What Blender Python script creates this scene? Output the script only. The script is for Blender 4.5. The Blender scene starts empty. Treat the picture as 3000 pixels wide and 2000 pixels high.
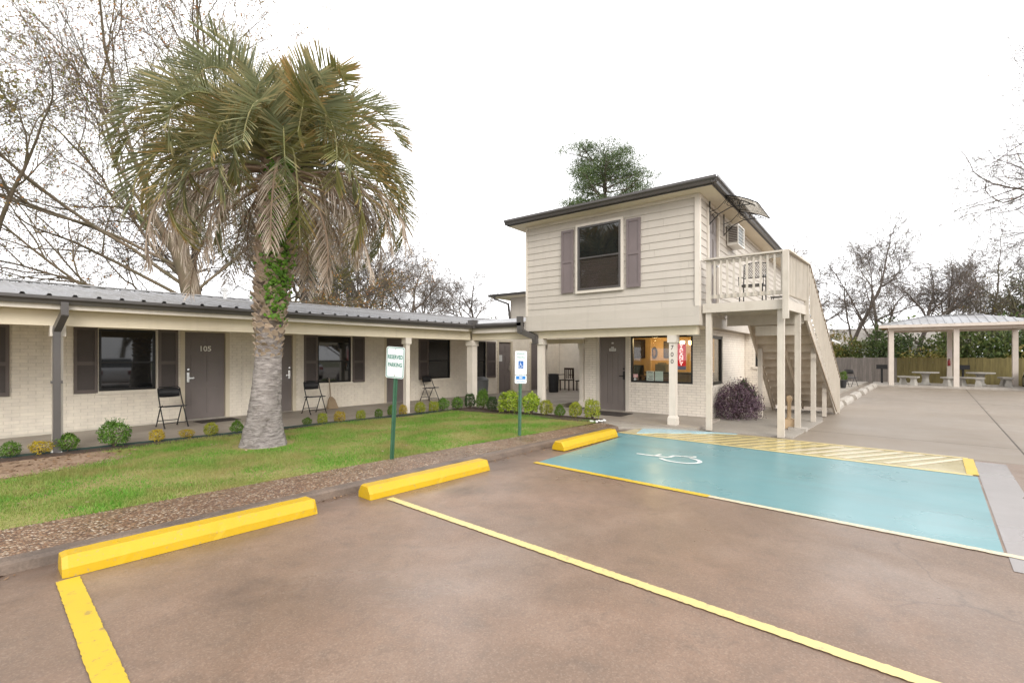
import bpy, math, random
import numpy as np
from mathutils import Vector, Matrix
SC = bpy.context.scene
COL = SC.collection
# ------------------------------------------------------------------ camera
ANG = math.atan(1065 / 1400)
EYE = 1.57
cam = bpy.data.cameras.new('camera'); camo = bpy.data.objects.new('camera', cam); COL.objects.link(camo)
cam.sensor_width = 36; cam.lens = 36 * 1400 / 3000; cam.shift_y = 0.014
cam.clip_start = 0.05; cam.clip_end = 600
camo.location = (0, 0, EYE); camo.rotation_euler = (math.pi / 2, 0, ANG - math.pi / 2)
SC.camera = camo
# ------------------------------------------------------------------ sky, sun, exposure
SUN_EL, SUN_AZ = math.radians(30), math.radians(214)      # azimuth measured from +Y towards +X
w = bpy.data.worlds.new('World'); SC.world = w; w.use_nodes = True
nt = w.node_tree; nt.nodes.clear()
N = nt.nodes.new; LK = nt.links.new
sky = N('ShaderNodeTexSky'); sky.sky_type = 'NISHITA'; sky.sun_disc = False
sky.sun_elevation = SUN_EL; sky.sun_rotation = SUN_AZ; sky.dust_density = 4; sky.air_density = 1.5
bw = N('ShaderNodeRGBToBW'); LK(sky.outputs[0], bw.inputs[0])
tc = N('ShaderNodeTexCoord'); nz = N('ShaderNodeTexNoise'); nz.inputs['Scale'].default_value = 1.3; nz.inputs['Detail'].default_value = 3
LK(tc.outputs['Generated'], nz.inputs['Vector'])
mr = N('ShaderNodeMapRange'); mr.inputs['From Min'].default_value = .34; mr.inputs['From Max'].default_value = .56
mr.inputs['To Min'].default_value = 6.75; mr.inputs['To Max'].default_value = 16.5
LK(nz.outputs['Fac'], mr.inputs['Value'])
cl = N('ShaderNodeCombineColor'); cl.mode = 'RGB'
for ch, g in zip(('Red', 'Green', 'Blue'), (1.0, 1.0, 1.015)):
    mm = N('ShaderNodeMath'); mm.operation = 'MULTIPLY'; mm.inputs[1].default_value = g
    LK(mr.outputs[0], mm.inputs[0]); LK(mm.outputs[0], cl.inputs[ch])
mx = N('ShaderNodeMix'); mx.data_type = 'RGBA'; mx.inputs[0].default_value = .88
LK(bw.outputs[0], mx.inputs[6]); LK(cl.outputs[0], mx.inputs[7])
bg = N('ShaderNodeBackground'); bg.inputs[1].default_value = .1; LK(mx.outputs[2], bg.inputs[0])
wo = N('ShaderNodeOutputWorld'); LK(bg.outputs[0], wo.inputs[0])
sl = bpy.data.lights.new('sun', 'SUN'); sl.energy = 1.5; sl.angle = math.radians(35); sl.color = (1, .95, .87)
so = bpy.data.objects.new('sun', sl); COL.objects.link(so)
sd = Vector((math.sin(SUN_AZ) * math.cos(SUN_EL), math.cos(SUN_AZ) * math.cos(SUN_EL), math.sin(SUN_EL)))
so.rotation_euler = sd.to_track_quat('Z', 'Y').to_euler()
vs = SC.view_settings; vs.view_transform = 'Standard'; vs.look = 'None'; vs.exposure = 0.75; vs.gamma = 1; vs.use_curve_mapping = False
SC.cycles.use_denoising = True
SC.cycles.max_bounces = 8; SC.cycles.diffuse_bounces = 5; SC.cycles.transparent_max_bounces = 16

# ------------------------------------------------------------------ helpers
V = Vector
ORG = {}
def org(o):
    return ORG.get(o.name, V((0, 0, 0))) if o else V((0, 0, 0))
def empty(name, loc=(0, 0, 0), label=None, cat=None, group=None, rz=0):
    o = bpy.data.objects.new(name, None); COL.objects.link(o); o.location = loc; o.rotation_euler.z = rz
    o.empty_display_size = .1
    ORG[o.name] = V(loc) if rz == 0 else V((0, 0, 0))
    return tag(o, label, cat, group)
def tag(o, label=None, cat=None, group=None, kind=None):
    if label: o['label'] = label
    if cat: o['category'] = cat
    if group: o['group'] = group
    if kind: o['kind'] = kind
    return o
def local(root):            # geometry of this root is given in its own coordinates
    ORG[root.name] = V((0, 0, 0)); return root
def frame_of(d, up=(0, 0, 1)):
    d = V(d).normalized(); u = V(up)
    if abs(d.dot(u)) > .98: u = V((1, 0, 0))
    s = d.cross(u).normalized(); return d, s, s.cross(d)
class MB:
    def __init__(self): self.v = []; self.f = []; self.m = []; self.cm = 0
    def add(self, vs, fs):
        n = len(self.v); self.v += [tuple(p) for p in vs]; self.f += [tuple(i + n for i in f) for f in fs]; self.m += [self.cm] * len(fs); return self
    def hexa(self, p):
        return self.add(p, [(0, 3, 2, 1), (4, 5, 6, 7), (0, 1, 5, 4), (1, 2, 6, 5), (2, 3, 7, 6), (3, 0, 4, 7)])
    def box(self, x0, x1, y0, y1, z0, z1):
        if x0 > x1: x0, x1 = x1, x0
        if y0 > y1: y0, y1 = y1, y0
        if z0 > z1: z0, z1 = z1, z0
        return self.hexa([(x0, y0, z0), (x1, y0, z0), (x1, y1, z0), (x0, y1, z0), (x0, y0, z1), (x1, y0, z1), (x1, y1, z1), (x0, y1, z1)])
    def bar(self, a, b, wd, h, up=(0, 0, 1)):
        a, b = V(a), V(b); d, s, u = frame_of(b - a, up)
        P = []
        for q in (a, b):
            P += [q - s * wd / 2 - u * h / 2, q + s * wd / 2 - u * h / 2, q + s * wd / 2 + u * h / 2, q - s * wd / 2 + u * h / 2]
        return self.hexa([P[0], P[1], P[2], P[3], P[4], P[5], P[6], P[7]])
    def poly(self, pts): return self.add(pts, [tuple(range(len(pts)))])
    def prism(self, pts, off):
        n = len(pts); off = V(off); b = [V(p) for p in pts]
        fs = [tuple(range(n))[::-1], tuple(range(n, 2 * n))] + [(i, (i + 1) % n, (i + 1) % n + n, i + n) for i in range(n)]
        return self.add(b + [p + off for p in b], fs)
    def tube(self, pts, rad, n=8, cap=True, rot=0):
        pts = [V(p) for p in pts]; k = len(pts)
        if not hasattr(rad, '__len__'): rad = [rad] * k
        vs = []; up = V((0, 0, 1))
        for i, p in enumerate(pts):
            d = (pts[min(i + 1, k - 1)] - pts[max(i - 1, 0)])
            d, s, u = frame_of(d, up)
            for j in range(n):
                a = 2 * math.pi * j / n + rot
                vs.append(p + (s * math.cos(a) + u * math.sin(a)) * rad[i])
        fs = [(i * n + j, i * n + (j + 1) % n, (i + 1) * n + (j + 1) % n, (i + 1) * n + j) for i in range(k - 1) for j in range(n)]
        if cap: fs += [tuple(range(n))[::-1], tuple(range((k - 1) * n, k * n))]
        return self.add(vs, fs)
    def lathe(self, prof, n=20, c=(0, 0, 0), cap=True):
        c = V(c); vs = [c + V((r * math.cos(2 * math.pi * j / n), r * math.sin(2 * math.pi * j / n), z)) for r, z in prof for j in range(n)]
        k = len(prof)
        fs = [(i * n + j, i * n + (j + 1) % n, (i + 1) * n + (j + 1) % n, (i + 1) * n + j) for i in range(k - 1) for j in range(n)]
        if cap: fs += [tuple(range(n))[::-1], tuple(range((k - 1) * n, k * n))]
        return self.add(vs, fs)
    def mesh(self, name, mats, o=V((0, 0, 0)), smooth=False):
        me = bpy.data.meshes.new(name)
        me.from_pydata([(p[0] - o.x, p[1] - o.y, p[2] - o.z) for p in self.v], [], self.f)
        if not isinstance(mats, (list, tuple)): mats = [mats]
        for m in mats: me.materials.append(m)
        if any(self.m): me.polygons.foreach_set('material_index', self.m)
        if smooth: me.polygons.foreach_set('use_smooth', [True] * len(self.f))
        return me
    def build(self, name, mats, parent=None, smooth=False, loc=None):
        o0 = org(parent)
        if parent is None and loc is not None: o0 = V(loc)
        o = bpy.data.objects.new(name, self.mesh(name, mats, o0, smooth)); COL.objects.link(o)
        if parent: o.parent = parent; ORG[o.name] = o0
        else: o.location = o0; ORG[o.name] = o0
        return o
def put(name, me, parent, loc, rot=(0, 0, 0), scale=(1, 1, 1)):      # one more object on shared mesh data
    o = bpy.data.objects.new(name, me); COL.objects.link(o)
    o.location = V(loc) - org(parent); o.rotation_euler = rot; o.scale = scale
    if parent: o.parent = parent
    ORG[o.name] = V(loc)
    return o
def bx(name, m, parent, *a): return MB().box(*a).build(name, m, parent)
def dup(root, loc, rz=None, scale=None, label=None, cat=None, parent=None):
    c = root.copy(); COL.objects.link(c); c.parent = parent
    if parent is None:
        c.location = loc
        if rz is not None: c.rotation_euler.z = rz
        if scale is not None: c.scale = (scale,) * 3 if not hasattr(scale, '__len__') else scale
    if label: c['label'] = label
    for ch in root.children: dup(ch, None, parent=c)
    return c
def npmesh(name, verts, quads, mats, mi=None, smooth=False):
    verts = np.asarray(verts, np.float32).reshape(-1, 3); q = np.asarray(quads, np.int32); k = q.shape[1]
    me = bpy.data.meshes.new(name); me.vertices.add(len(verts)); me.vertices.foreach_set('co', verts.ravel())
    me.loops.add(q.size); me.loops.foreach_set('vertex_index', q.ravel())
    me.polygons.add(len(q)); me.polygons.foreach_set('loop_start', np.arange(0, q.size, k, dtype=np.int32))
    for m in (mats if isinstance(mats, (list, tuple)) else [mats]): me.materials.append(m)
    if mi is not None: me.polygons.foreach_set('material_index', np.asarray(mi, np.int32))
    if smooth: me.polygons.foreach_set('use_smooth', np.ones(len(q), bool))
    me.update(calc_edges=True); me.validate(); return me
def text_mesh(s, size, ext, m, align='CENTER', sx=1.0, bold=0):
    cu = bpy.data.curves.new('t', 'FONT'); cu.body = s; cu.size = size; cu.extrude = ext; cu.align_x = align; cu.align_y = 'CENTER'
    cu.resolution_u = 3; cu.offset = bold
    o = bpy.data.objects.new('t', cu); COL.objects.link(o)
    me = bpy.data.meshes.new_from_object(o.evaluated_get(bpy.context.evaluated_depsgraph_get()))
    bpy.data.objects.remove(o); me.materials.clear(); me.materials.append(m)
    if sx != 1: me.transform(Matrix.Scale(sx, 4, (1, 0, 0)))
    return me
def put_text(name, s, size, m, parent, loc, rot, ext=.002, sx=1.0, bold=0):
    return put(name, text_mesh(s, size, ext, m, sx=sx, bold=bold), parent, loc, rot)

# ------------------------------------------------------------------ materials
class NT:
    def __init__(s, name):
        s.m = bpy.data.materials.new(name); s.m.use_nodes = True; s.t = s.m.node_tree; s.t.nodes.clear()
        s.out = s.n('ShaderNodeOutputMaterial')
    def n(s, t, **k):
        x = s.t.nodes.new(t)
        for a, b in k.items():
            setattr(x, a, b)
        return x
    def l(s, a, b): s.t.links.new(a, b)
    def noise(s, vec, scale, detail=4, rough=.55, dist=0):
        x = s.n('ShaderNodeTexNoise'); x.inputs['Scale'].default_value = scale; x.inputs['Detail'].default_value = detail
        x.inputs['Roughness'].default_value = rough; x.inputs['Distortion'].default_value = dist
        if vec is not None: s.l(vec, x.inputs['Vector'])
        return x.outputs['Fac']
    def rng(s, v, a, b, c=0., d=1.):
        x = s.n('ShaderNodeMapRange'); s.l(v, x.inputs['Value'])
        for k, q in zip(('From Min', 'From Max', 'To Min', 'To Max'), (a, b, c, d)): x.inputs[k].default_value = q
        return x.outputs[0]
    def mix(s, f, a, b, mode='MIX'):
        x = s.n('ShaderNodeMix', data_type='RGBA', blend_type=mode)
        for i, q in ((0, f), (6, a), (7, b)):
            if isinstance(q, (int, float)): x.inputs[i].default_value = q
            elif isinstance(q, tuple): x.inputs[i].default_value = (*q, 1)
            else: s.l(q, x.inputs[i])
        return x.outputs[2]
    def math(s, op, a, b=0.):
        x = s.n('ShaderNodeMath', operation=op)
        for i, q in ((0, a), (1, b)):
            if isinstance(q, (int, float)): x.inputs[i].default_value = q
            else: s.l(q, x.inputs[i])
        return x.outputs[0]
    def pos(s, stretch=None, obj=False):
        v = s.n('ShaderNodeTexCoord').outputs['Object'] if obj else s.n('ShaderNodeNewGeometry').outputs['Position']
        if stretch:
            mp = s.n('ShaderNodeMapping'); mp.inputs['Scale'].default_value = stretch; s.l(v, mp.inputs[0]); v = mp.outputs[0]
        return v
    def bsdf(s, col, rough=.6, metal=0, spec=.5, normal=None, **k):
        b = s.n('ShaderNodeBsdfPrincipled')
        for nm, q in (('Base Color', col), ('Roughness', rough), ('Metallic', metal), ('Specular IOR Level', spec)):
            if isinstance(q, (int, float)): b.inputs[nm].default_value = q
            elif isinstance(q, tuple): b.inputs[nm].default_value = (*q, 1)
            else: s.l(q, b.inputs[nm])
        if normal is not None: s.l(normal, b.inputs['Normal'])
        for a, q in k.items(): b.inputs[a.replace('_', ' ')].default_value = q
        return b.outputs[0]
    def bump(s, h, st=.3, dist=.01):
        x = s.n('ShaderNodeBump'); x.inputs['Strength'].default_value = st; x.inputs['Distance'].default_value = dist; s.l(h, x.inputs['Height']); return x.outputs[0]
    def done(s, sh): s.l(sh, s.out.inputs[0]); return s.m
def mat(name, c, c2=None, *a, **k): return mat_(name, c, c2, *a, **k)
def mat_(name, c, c2=None, sc=4, rough=.6, r2=None, bump=0, bsc=60, bd=.004, metal=0, spec=.4, rnd=0, stretch=None, obj=False, ramp=(.35, .65), speck=0, streak=0):
    t = NT(name); p = t.pos(stretch, obj)
    c2 = c2 or tuple(x * .88 for x in c)
    f = t.rng(t.noise(p, sc), *ramp)
    col = t.mix(f, c, c2)
    if speck:
        f2 = t.rng(t.noise(p, sc * 18, 3), .3, .7, 1 - speck, 1 + speck)
        g = t.n('ShaderNodeCombineColor'); [t.l(f2, g.inputs[i]) for i in range(3)]
        col = t.mix(1., col, g.outputs[0], 'MULTIPLY')
    if streak:
        col = t.mix(t.rng(t.noise(t.pos((3.2, 3.2, .22)), 2.2, 5, .65, .2), .52, .78, 0, streak), col, tuple(x * .55 for x in c)); col = t.mix(t.rng(t.noise(t.pos(), .9, 5, .7), .55, .8, 0, streak * .8), col, tuple(x * .7 for x in c))
    if rnd:
        hs = t.n('ShaderNodeHueSaturation'); r = t.n('ShaderNodeObjectInfo').outputs['Random']
        t.l(t.rng(r, 0, 1, 1 - rnd, 1 + rnd), hs.inputs['Value']); t.l(col, hs.inputs['Color']); col = hs.outputs[0]
    ro = rough if r2 is None else t.rng(f, 0, 1, rough, r2)
    nm = t.bump(t.noise(p, bsc, 4), bump, bd) if bump else None
    return t.done(t.bsdf(col, ro, metal, spec, nm))
def leafmat(name, cols, rough=.5, trans=.35, hue=0., val=.15, patch=None):
    t = NT(name); r = t.n('ShaderNodeNewGeometry').outputs['Random Per Island']
    cr = t.n('ShaderNodeValToRGB'); t.l(r, cr.inputs[0]); e = cr.color_ramp.elements
    while len(e) < len(cols): e.new(.5)
    for i, c in enumerate(cols): e[i].position = i / (len(cols) - 1); e[i].color = (*c, 1)
    col = cr.outputs[0]
    if patch:
        f = t.rng(t.noise(t.pos(), patch[1], 4), .42, .64); col = t.mix(f, col, patch[0])
        f = t.rng(t.noise(t.pos(), patch[1] * 4, 3), .5, .75, 0, .6); col = t.mix(f, col, patch[0])
    hs = t.n('ShaderNodeHueSaturation'); oi = t.n('ShaderNodeObjectInfo').outputs['Random']
    t.l(t.rng(oi, 0, 1, 1 - val, 1 + val), hs.inputs['Value']); t.l(t.rng(oi, 0, 1, .5 - hue, .5 + hue), hs.inputs['Hue'])
    t.l(col, hs.inputs['Color']); col = hs.outputs[0]
    b = t.bsdf(col, rough, 0, .3)
    tr = t.n('ShaderNodeBsdfTranslucent'); t.l(col, tr.inputs[0])
    m = t.n('ShaderNodeMixShader'); m.inputs[0].default_value = trans; t.l(b, m.inputs[1]); t.l(tr.outputs[0], m.inputs[2])
    return t.done(m.outputs[0])
def emit(name, c, s):
    t = NT(name); e = t.n('ShaderNodeEmission'); e.inputs[0].default_value = (*c, 1); e.inputs[1].default_value = s; return t.done(e.outputs[0])
def glass(name, tint=(.9, .93, .92), ior=1.5, opaque=None):
    t = NT(name)
    if opaque:
        return t.done(t.bsdf(opaque, .03, 0, .5, IOR=ior))
    lw = t.n('ShaderNodeLayerWeight'); lw.inputs[0].default_value = .5; fr = t.math('ADD', t.math('MULTIPLY', t.math('POWER', lw.outputs['Facing'], 4.), .7), .045)
    tr = t.n('ShaderNodeBsdfTransparent'); tr.inputs[0].default_value = (*tint, 1)
    gl = t.n('ShaderNodeBsdfGlossy'); gl.inputs['Roughness'].default_value = .01
    m = t.n('ShaderNodeMixShader'); t.l(fr, m.inputs[0]); t.l(tr.outputs[0], m.inputs[1]); t.l(gl.outputs[0], m.inputs[2])
    return t.done(m.outputs[0])
SIDING = mat('siding', (0.5128, 0.4659, 0.4103), (0.4787, 0.4359, 0.3804), 1.2, .55, bump=.08, bsc=30, stretch=(0.8548, 0.8548, 3.42), rnd=.02, streak=0.22)
TRIM = mat('trim', (.66, .60, .53), (.6, .55, .48), 3, .5, bump=.06, bsc=50, streak=0.22)
CREAM = mat('cream', (0.6996, 0.6201, 0.4823), (0.6572, 0.5777, 0.4452), 1.5, .55, bump=.05, bsc=40, streak=0.2)
BRICKP = mat('painted_brick', (0.8801, 0.8068, 0.6894), (0.8068, 0.7334, 0.6307), 6, .6, bump=.25, bsc=70, rnd=.035, streak=0.25)
MORTAR = mat('painted_mortar', (0.77, 0.7082, 0.605), None, 6, .7, bump=.25, bsc=90)
OBRICK = mat('office_brick', (0.8241, 0.7587, 0.6671), (0.7587, 0.6933, 0.6148), 6, .55, bump=.25, bsc=70, rnd=.03, streak=0.2)
OMORT = mat('office_mortar', (0.5842, 0.5334, 0.4636), None, 6, .7, bump=.2, bsc=90)
DOORC = mat('door_paint', (0.2025, 0.1725, 0.162), (0.18, 0.153, 0.1425), 2, .42, bump=.03, bsc=40, streak=0.15)
SHUT = mat('shutter_paint', (0.15, 0.1225, 0.1125), (0.1313, 0.1087, 0.1), 3, .5, rnd=.05)
SHUTP = mat('shutter_panel', (0.0875, 0.0725, 0.06875), None, 3, .55)
SHUTU = mat('upper_shutter', (.185, .15, .15), (.165, .135, .135), 3, .5)
DARKMET = mat('gutter_metal', (0.088, 0.08, 0.0768), (0.0768, 0.0704, 0.0672), 2, .35, spec=.5, streak=0.2)
BLACKFR = mat('window_frame', (.015, .014, .013), None, 3, .35)
ROOFM = mat('roof_metal', (0.396, 0.396, 0.407), (0.297, 0.286, 0.275), .9, .4, r2=.6, metal=.5, ramp=(.4, .75), bump=.03, bsc=8, streak=0.3)
DARKROOF = mat('dark_roof', (.07, .075, .075), (.05, .055, .055), 2, .5)
WGLASS = glass('window_glass', opaque=(.012, .013, .014), ior=1.75)
CGLASS = glass('clear_glass', (.93, .95, .94))
CHROME = mat('satin_nickel', (.7, .69, .67), None, 5, .25, metal=1)
WHITE = mat('white_paint', (0.72, 0.72, 0.702), None, 5, .45)
BLACK = mat('black_paint', (.016, .016, .017), None, 5, .35)
BLACKPL = mat('black_plastic', (.022, .022, .024), (.03, .03, .032), 8, .45)
WOODPAINT = mat('painted_wood', (0.5418, 0.4902, 0.4214), (0.473, 0.4214, 0.3526), 5, .55, bump=.15, bsc=25, stretch=(0.86, 0.86, 0.86), rnd=.03, ramp=(.45, .8), streak=0.35)
RAWWOOD = mat('raw_wood', (.30, .235, .165), (.24, .185, .13), 4, .7, bump=.3, bsc=30, rnd=.08)
STEP = mat('stair_paint', (.60, .52, .42), (.52, .44, .34), 4, .65, bump=.15, bsc=30, rnd=.04)
YELLOW = None
CONC = mat('concrete', (0.3444, 0.3116, 0.2706), (0.2952, 0.2665, 0.2296), 2, .7, bump=.2, bsc=80, speck=.12)
OLDCONC = mat('weathered_concrete', (0.41, 0.3772, 0.3362), (0.328, 0.2952, 0.2542), 6, .75, bump=.3, bsc=50, speck=.15)
# porch floor
t = NT('porch_concrete'); p = t.pos()
col = t.mix(t.rng(t.noise(p, .8, 5), .35, .65), (.36, .315, .27), (.27, .235, .20)); col = t.mix(t.rng(t.noise(p, 25, 4), .4, .8, 0, .4), col, (.22, .19, .16))
PORCH = t.done(t.bsdf(col, t.rng(t.noise(p, 1.1, 4), .35, .7, .35, .6), 0, .4, t.bump(t.noise(p, 90, 4), .2, .003)))
# parking lot: brown stained concrete, damp in places
t = NT('lot_concrete'); p = t.pos(); big = t.noise(p, .32, 6, .6, .4); med = t.noise(p, 1.7, 6, .62, .3); fine = t.noise(p, 45, 5, .7); vf = t.noise(p, 160, 3, .7)
col = t.mix(t.rng(big, .38, .62), (0.2482, 0.1604, 0.1119), (0.2068, 0.1428, 0.1022))
col = t.mix(t.rng(med, .42, .68, 0, .7), col, (0.1655, 0.1123, 0.07938))
col = t.mix(t.rng(med, .46, .24, 0, .6), col, (0.2773, 0.2005, 0.1512))
col = t.mix(t.rng(t.noise(p, 5.5, 6, .7, .6), .5, .74, 0, .55), col, (0.1241, 0.09225, 0.07182))
col = t.mix(t.rng(fine, .45, .75, 0, .45), col, (0.1158, 0.08022, 0.06048))
col = t.mix(t.rng(vf, .62, .8, 0, .5), col, (0.3144, 0.2567, 0.2041))
cr1 = t.n('ShaderNodeTexVoronoi', feature='DISTANCE_TO_EDGE'); cr1.inputs['Scale'].default_value = .38
mpw = t.n('ShaderNodeVectorMath', operation='ADD'); nc = t.n('ShaderNodeTexNoise'); nc.inputs['Scale'].default_value = 1.3; nc.inputs['Detail'].default_value = 6; t.l(p, nc.inputs['Vector'])
t.l(p, mpw.inputs[0]); t.l(nc.outputs['Color'], mpw.inputs[1]); t.l(mpw.outputs[0], cr1.inputs['Vector'])
crk = t.math('MULTIPLY', t.rng(cr1.outputs['Distance'], .0, .007, 1, 0), t.rng(t.noise(p, .35, 3), .54, .62, 0, .45))
grit = t.n('ShaderNodeTexVoronoi'); grit.inputs['Scale'].default_value = 120; t.l(p, grit.inputs['Vector']); gs = t.n('ShaderNodeSeparateColor'); t.l(grit.outputs['Color'], gs.inputs[0])
col = t.mix(t.math('MULTIPLY', t.rng(gs.outputs[0], .62, .7), .16), col, (0.08274, 0.05883, 0.04536)); col = t.mix(t.math('MULTIPLY', t.rng(gs.outputs[1], .80, .86), .14), col, (0.4633, 0.3744, 0.2923))
oil = t.n('ShaderNodeTexVoronoi'); oil.inputs['Scale'].default_value = .55; t.l(mpw.outputs[0], oil.inputs['Vector'])
col = t.mix(t.math('MULTIPLY', t.rng(oil.outputs['Distance'], .10, .22, 1, 0), t.rng(t.noise(p, 6, 5, .7), .3, .65, .1, .6)), col, (0.06619, 0.0492, 0.04032))
col = t.mix(t.math('MULTIPLY', crk, .7), col, (0.04413, 0.03209, 0.02621))
dp = t.n('ShaderNodeVectorMath', operation='DOT_PRODUCT'); t.l(p, dp.inputs[0]); dp.inputs[1].default_value = (.075, .9972, 0)
band = t.rng(t.math('ADD', dp.outputs['Value'], t.rng(t.noise(p, .9, 5, .65, .4), .3, .7, -.45, .45)), 4.2, 4.95)
col = t.mix(t.math('MULTIPLY', band, .62), col, (0.07722, 0.05348, 0.04234))
LOT_RO = t.math('MULTIPLY', t.rng(t.noise(p, .55, 5, .6, .5), .36, .64, .27, .58), t.rng(band, 0, 1, 1, .55))
LOT = t.done(t.bsdf(col, LOT_RO, 0, .5, t.bump(t.math('ADD', fine, t.math('MULTIPLY', vf, .6)), .28, .003)))
t = NT('drive_concrete'); p = t.pos()
col = t.mix(t.rng(t.noise(p, .25, 6, .6, .3), .35, .65), (0.2578, 0.2109, 0.1641), (0.221, 0.1821, 0.144))
col = t.mix(t.rng(t.noise(p, 1.8, 6, .65), .5, .75, 0, .5), col, (0.1808, 0.144, 0.1105)); col = t.mix(t.rng(t.noise(p, 50, 4, .7), .5, .8, 0, .4), col, (0.1607, 0.1306, 0.1038))
DRIVE = t.done(t.bsdf(col, t.rng(t.noise(p, .5, 4), .35, .65, .42, .65), 0, .4, t.bump(t.noise(p, 80, 4), .2, .003)))
JOINT = mat('joint_filler', (.12, .1, .085), None, 5, .8)
# exposed aggregate walkway
t = NT('aggregate'); p = t.pos(); vo = t.n('ShaderNodeTexVoronoi'); vo.inputs['Scale'].default_value = 50; t.l(p, vo.inputs['Vector'])
sp = t.n('ShaderNodeSeparateColor'); t.l(vo.outputs['Color'], sp.inputs[0])
cr = t.n('ShaderNodeValToRGB'); t.l(sp.outputs[0], cr.inputs[0]); e = cr.color_ramp.elements
for i, (q, c) in enumerate([(0, (0.06451, 0.03226, 0.02028)), (.3, (0.1751, 0.08294, 0.04147)), (.55, (0.2673, 0.1428, 0.07373)), (.8, (0.3871, 0.258, 0.1567)), (1, (0.6083, 0.5161, 0.4055))]):
    if i > 1: e.new(q)
    e[i].position = q if i != 1 else .3; e[i].color = (*c, 1)
e = cr.color_ramp.elements
edge = t.rng(vo.outputs['Distance'], .35, .75)
col = t.mix(edge, cr.outputs[0], (0.1198, 0.07834, 0.0553))
col = t.mix(t.rng(t.noise(p, .7, 5, .6), .42, .66, 0, .5), col, (0.1198, 0.07834, 0.05714))
AGG = t.done(t.bsdf(col, t.rng(t.noise(p, 1.2, 4), .35, .65, .22, .5), 0, .5, t.bump(t.rng(vo.outputs['Distance'], 0, .7, 1, 0), .7, .006)))
KERB = mat('kerb_concrete', (.17, .125, .095), (.10, .075, .06), 3, .5, bump=.3, bsc=70, speck=.2)
# painted areas: worn, glossy when damp
def paint(name, c, wear, wearcol, rough=(.18, .42), chip=18, amt=.12, streak=0):
    t = NT(name); p = t.pos()
    col = t.mix(t.rng(t.noise(p, .6, 5, .6), .35, .65), c, tuple(x * wear for x in c))
    col = t.mix(t.rng(t.noise(p, chip, 5, .75), .66 - amt, .74 - amt * .6, 0, .85), col, wearcol)
    col = t.mix(t.rng(t.noise(p, 3.5, 5, .7), .62, .78, 0, .3), col, wearcol)
    if streak:
        q = t.pos((2.6, .16, 1)); col = t.mix(t.rng(t.noise(q, 1.3, 6, .65, .3), .50, .72, 0, streak), col, tuple(x * .62 for x in wearcol)); col = t.mix(t.rng(t.noise(p, 42, 4, .7), .60, .7, 0, .45), col, wearcol)
    return t.done(t.bsdf(col, t.rng(t.noise(p, .8, 4), .35, .65, *rough), 0, .5, t.bump(t.noise(p, 70, 4), .14, .003)))
BLUEP = paint('blue_paint', (0.1184, 0.2537, 0.2707), 1.15, (0.1692, 0.2368, 0.2368), (.24, .40), amt=.05, streak=.28)
LBLUEP = paint('pale_blue_paint', (.30, .47, .53), 1.1, (.36, .36, .33), (.2, .4))
YELLOW = paint('yellow_stop_paint', (.55, .345, .004), .9, (.30, .235, .13), (.4, .6), 30, .075)
YLINE = paint('yellow_line', (0.5624, 0.38, 0.0266), 1.05, (0.228, 0.1672, 0.0912), (.35, .55), 14, .09)
PLINE = paint('pale_line', (.60, .48, .2), 1.05, (.34, .26, .18), (.35, .55), 14, .1)
CLINE = paint('cream_line', (.58, .50, .35), 1.05, (.34, .28, .22), (.35, .55), 14, .1)
WLINE = paint('white_line', (.70, .73, .71), 1.0, (.2, .33, .34), (.2, .4), 13, .11)
AISLE = paint('aisle_ground', (.40, .345, .19), 1.25, (.26, .2, .12), (.10, .24), 8, .08)
GREYP = paint('grey_pad', (0.255, 0.2338, 0.2253), 1.08, (0.306, 0.2805, 0.272), (.2, .4), 8, .02)
# lawn soil
t = NT('lawn_soil'); p = t.pos()
col = t.mix(t.rng(t.noise(p, 1.2, 5), .35, .65), (.24, .27, .07), (.31, .25, .11)); col = t.mix(t.rng(t.noise(p, 30, 4, .7), .4, .7, 0, .6), col, (.12, .13, .04))
LAWN = t.done(t.bsdf(col, .85, 0, .2, t.bump(t.noise(p, 60, 4), .5, .01)))
t = NT('bare_soil'); p = t.pos()
col = t.mix(t.rng(t.noise(p, 3, 6, .7), .35, .65), (.40, .29, .21), (.27, .18, .12)); col = t.mix(t.rng(t.noise(p, 40, 4, .7), .5, .75, 0, .6), col, (.16, .1, .06))
SOIL = t.done(t.bsdf(col, .9, 0, .2, t.bump(t.noise(p, 25, 5, .7), .7, .02)))
MULCH = mat('mulch', (.055, .038, .03), (.10, .065, .05), 14, .9, bump=.8, bsc=60, bd=.02)
GROUND = mat('far_ground', (.10, .12, .05), (.17, .15, .09), .4, .9, bump=.3, bsc=5)
# ================================================================== ground and paving
TH = math.radians(-4.3); CU, SU = math.cos(TH), math.sin(TH)
def K(u, v, z=0.): return (0.5 + u * CU - v * SU, 4.97 + u * SU + v * CU, z)      # lot frame: u along the kerb, v towards the lawn
def sheet(name, pts, z, m, kind='structure', parent=None):
    o = MB().poly([(p[0], p[1], z) for p in pts]).build(name, m, parent)
    if parent is None: o['kind'] = kind
    return o
def slab(name, pts, z0, z1, m, parent=None):
    o = MB().prism([(p[0], p[1], z0) for p in pts], (0, 0, z1 - z0)).build(name, m, parent)
    if parent is None: o['kind'] = 'structure'
    return o
KP = lambda L: [K(u, v) for u, v in L]
sheet('ground', [(-140, -140), (220, -140), (220, 220), (-140, 220)], -.03, GROUND)
lot = sheet('parking_lot', KP([(-25, -40), (9.9, -40), (9.9, .3), (-25, .3)]), 0, LOT)
drv = sheet('driveway', KP([(9.9, -40), (46, -40), (46, 2.6), (9.9, 2.6)]), -.006, JOINT)
JV = -6.05                                             # long joint
def rect(u0, u1, v0, v1): return KP([(u0, v0), (u1, v0), (u1, v1), (u0, v1)])
g = .012
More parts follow.
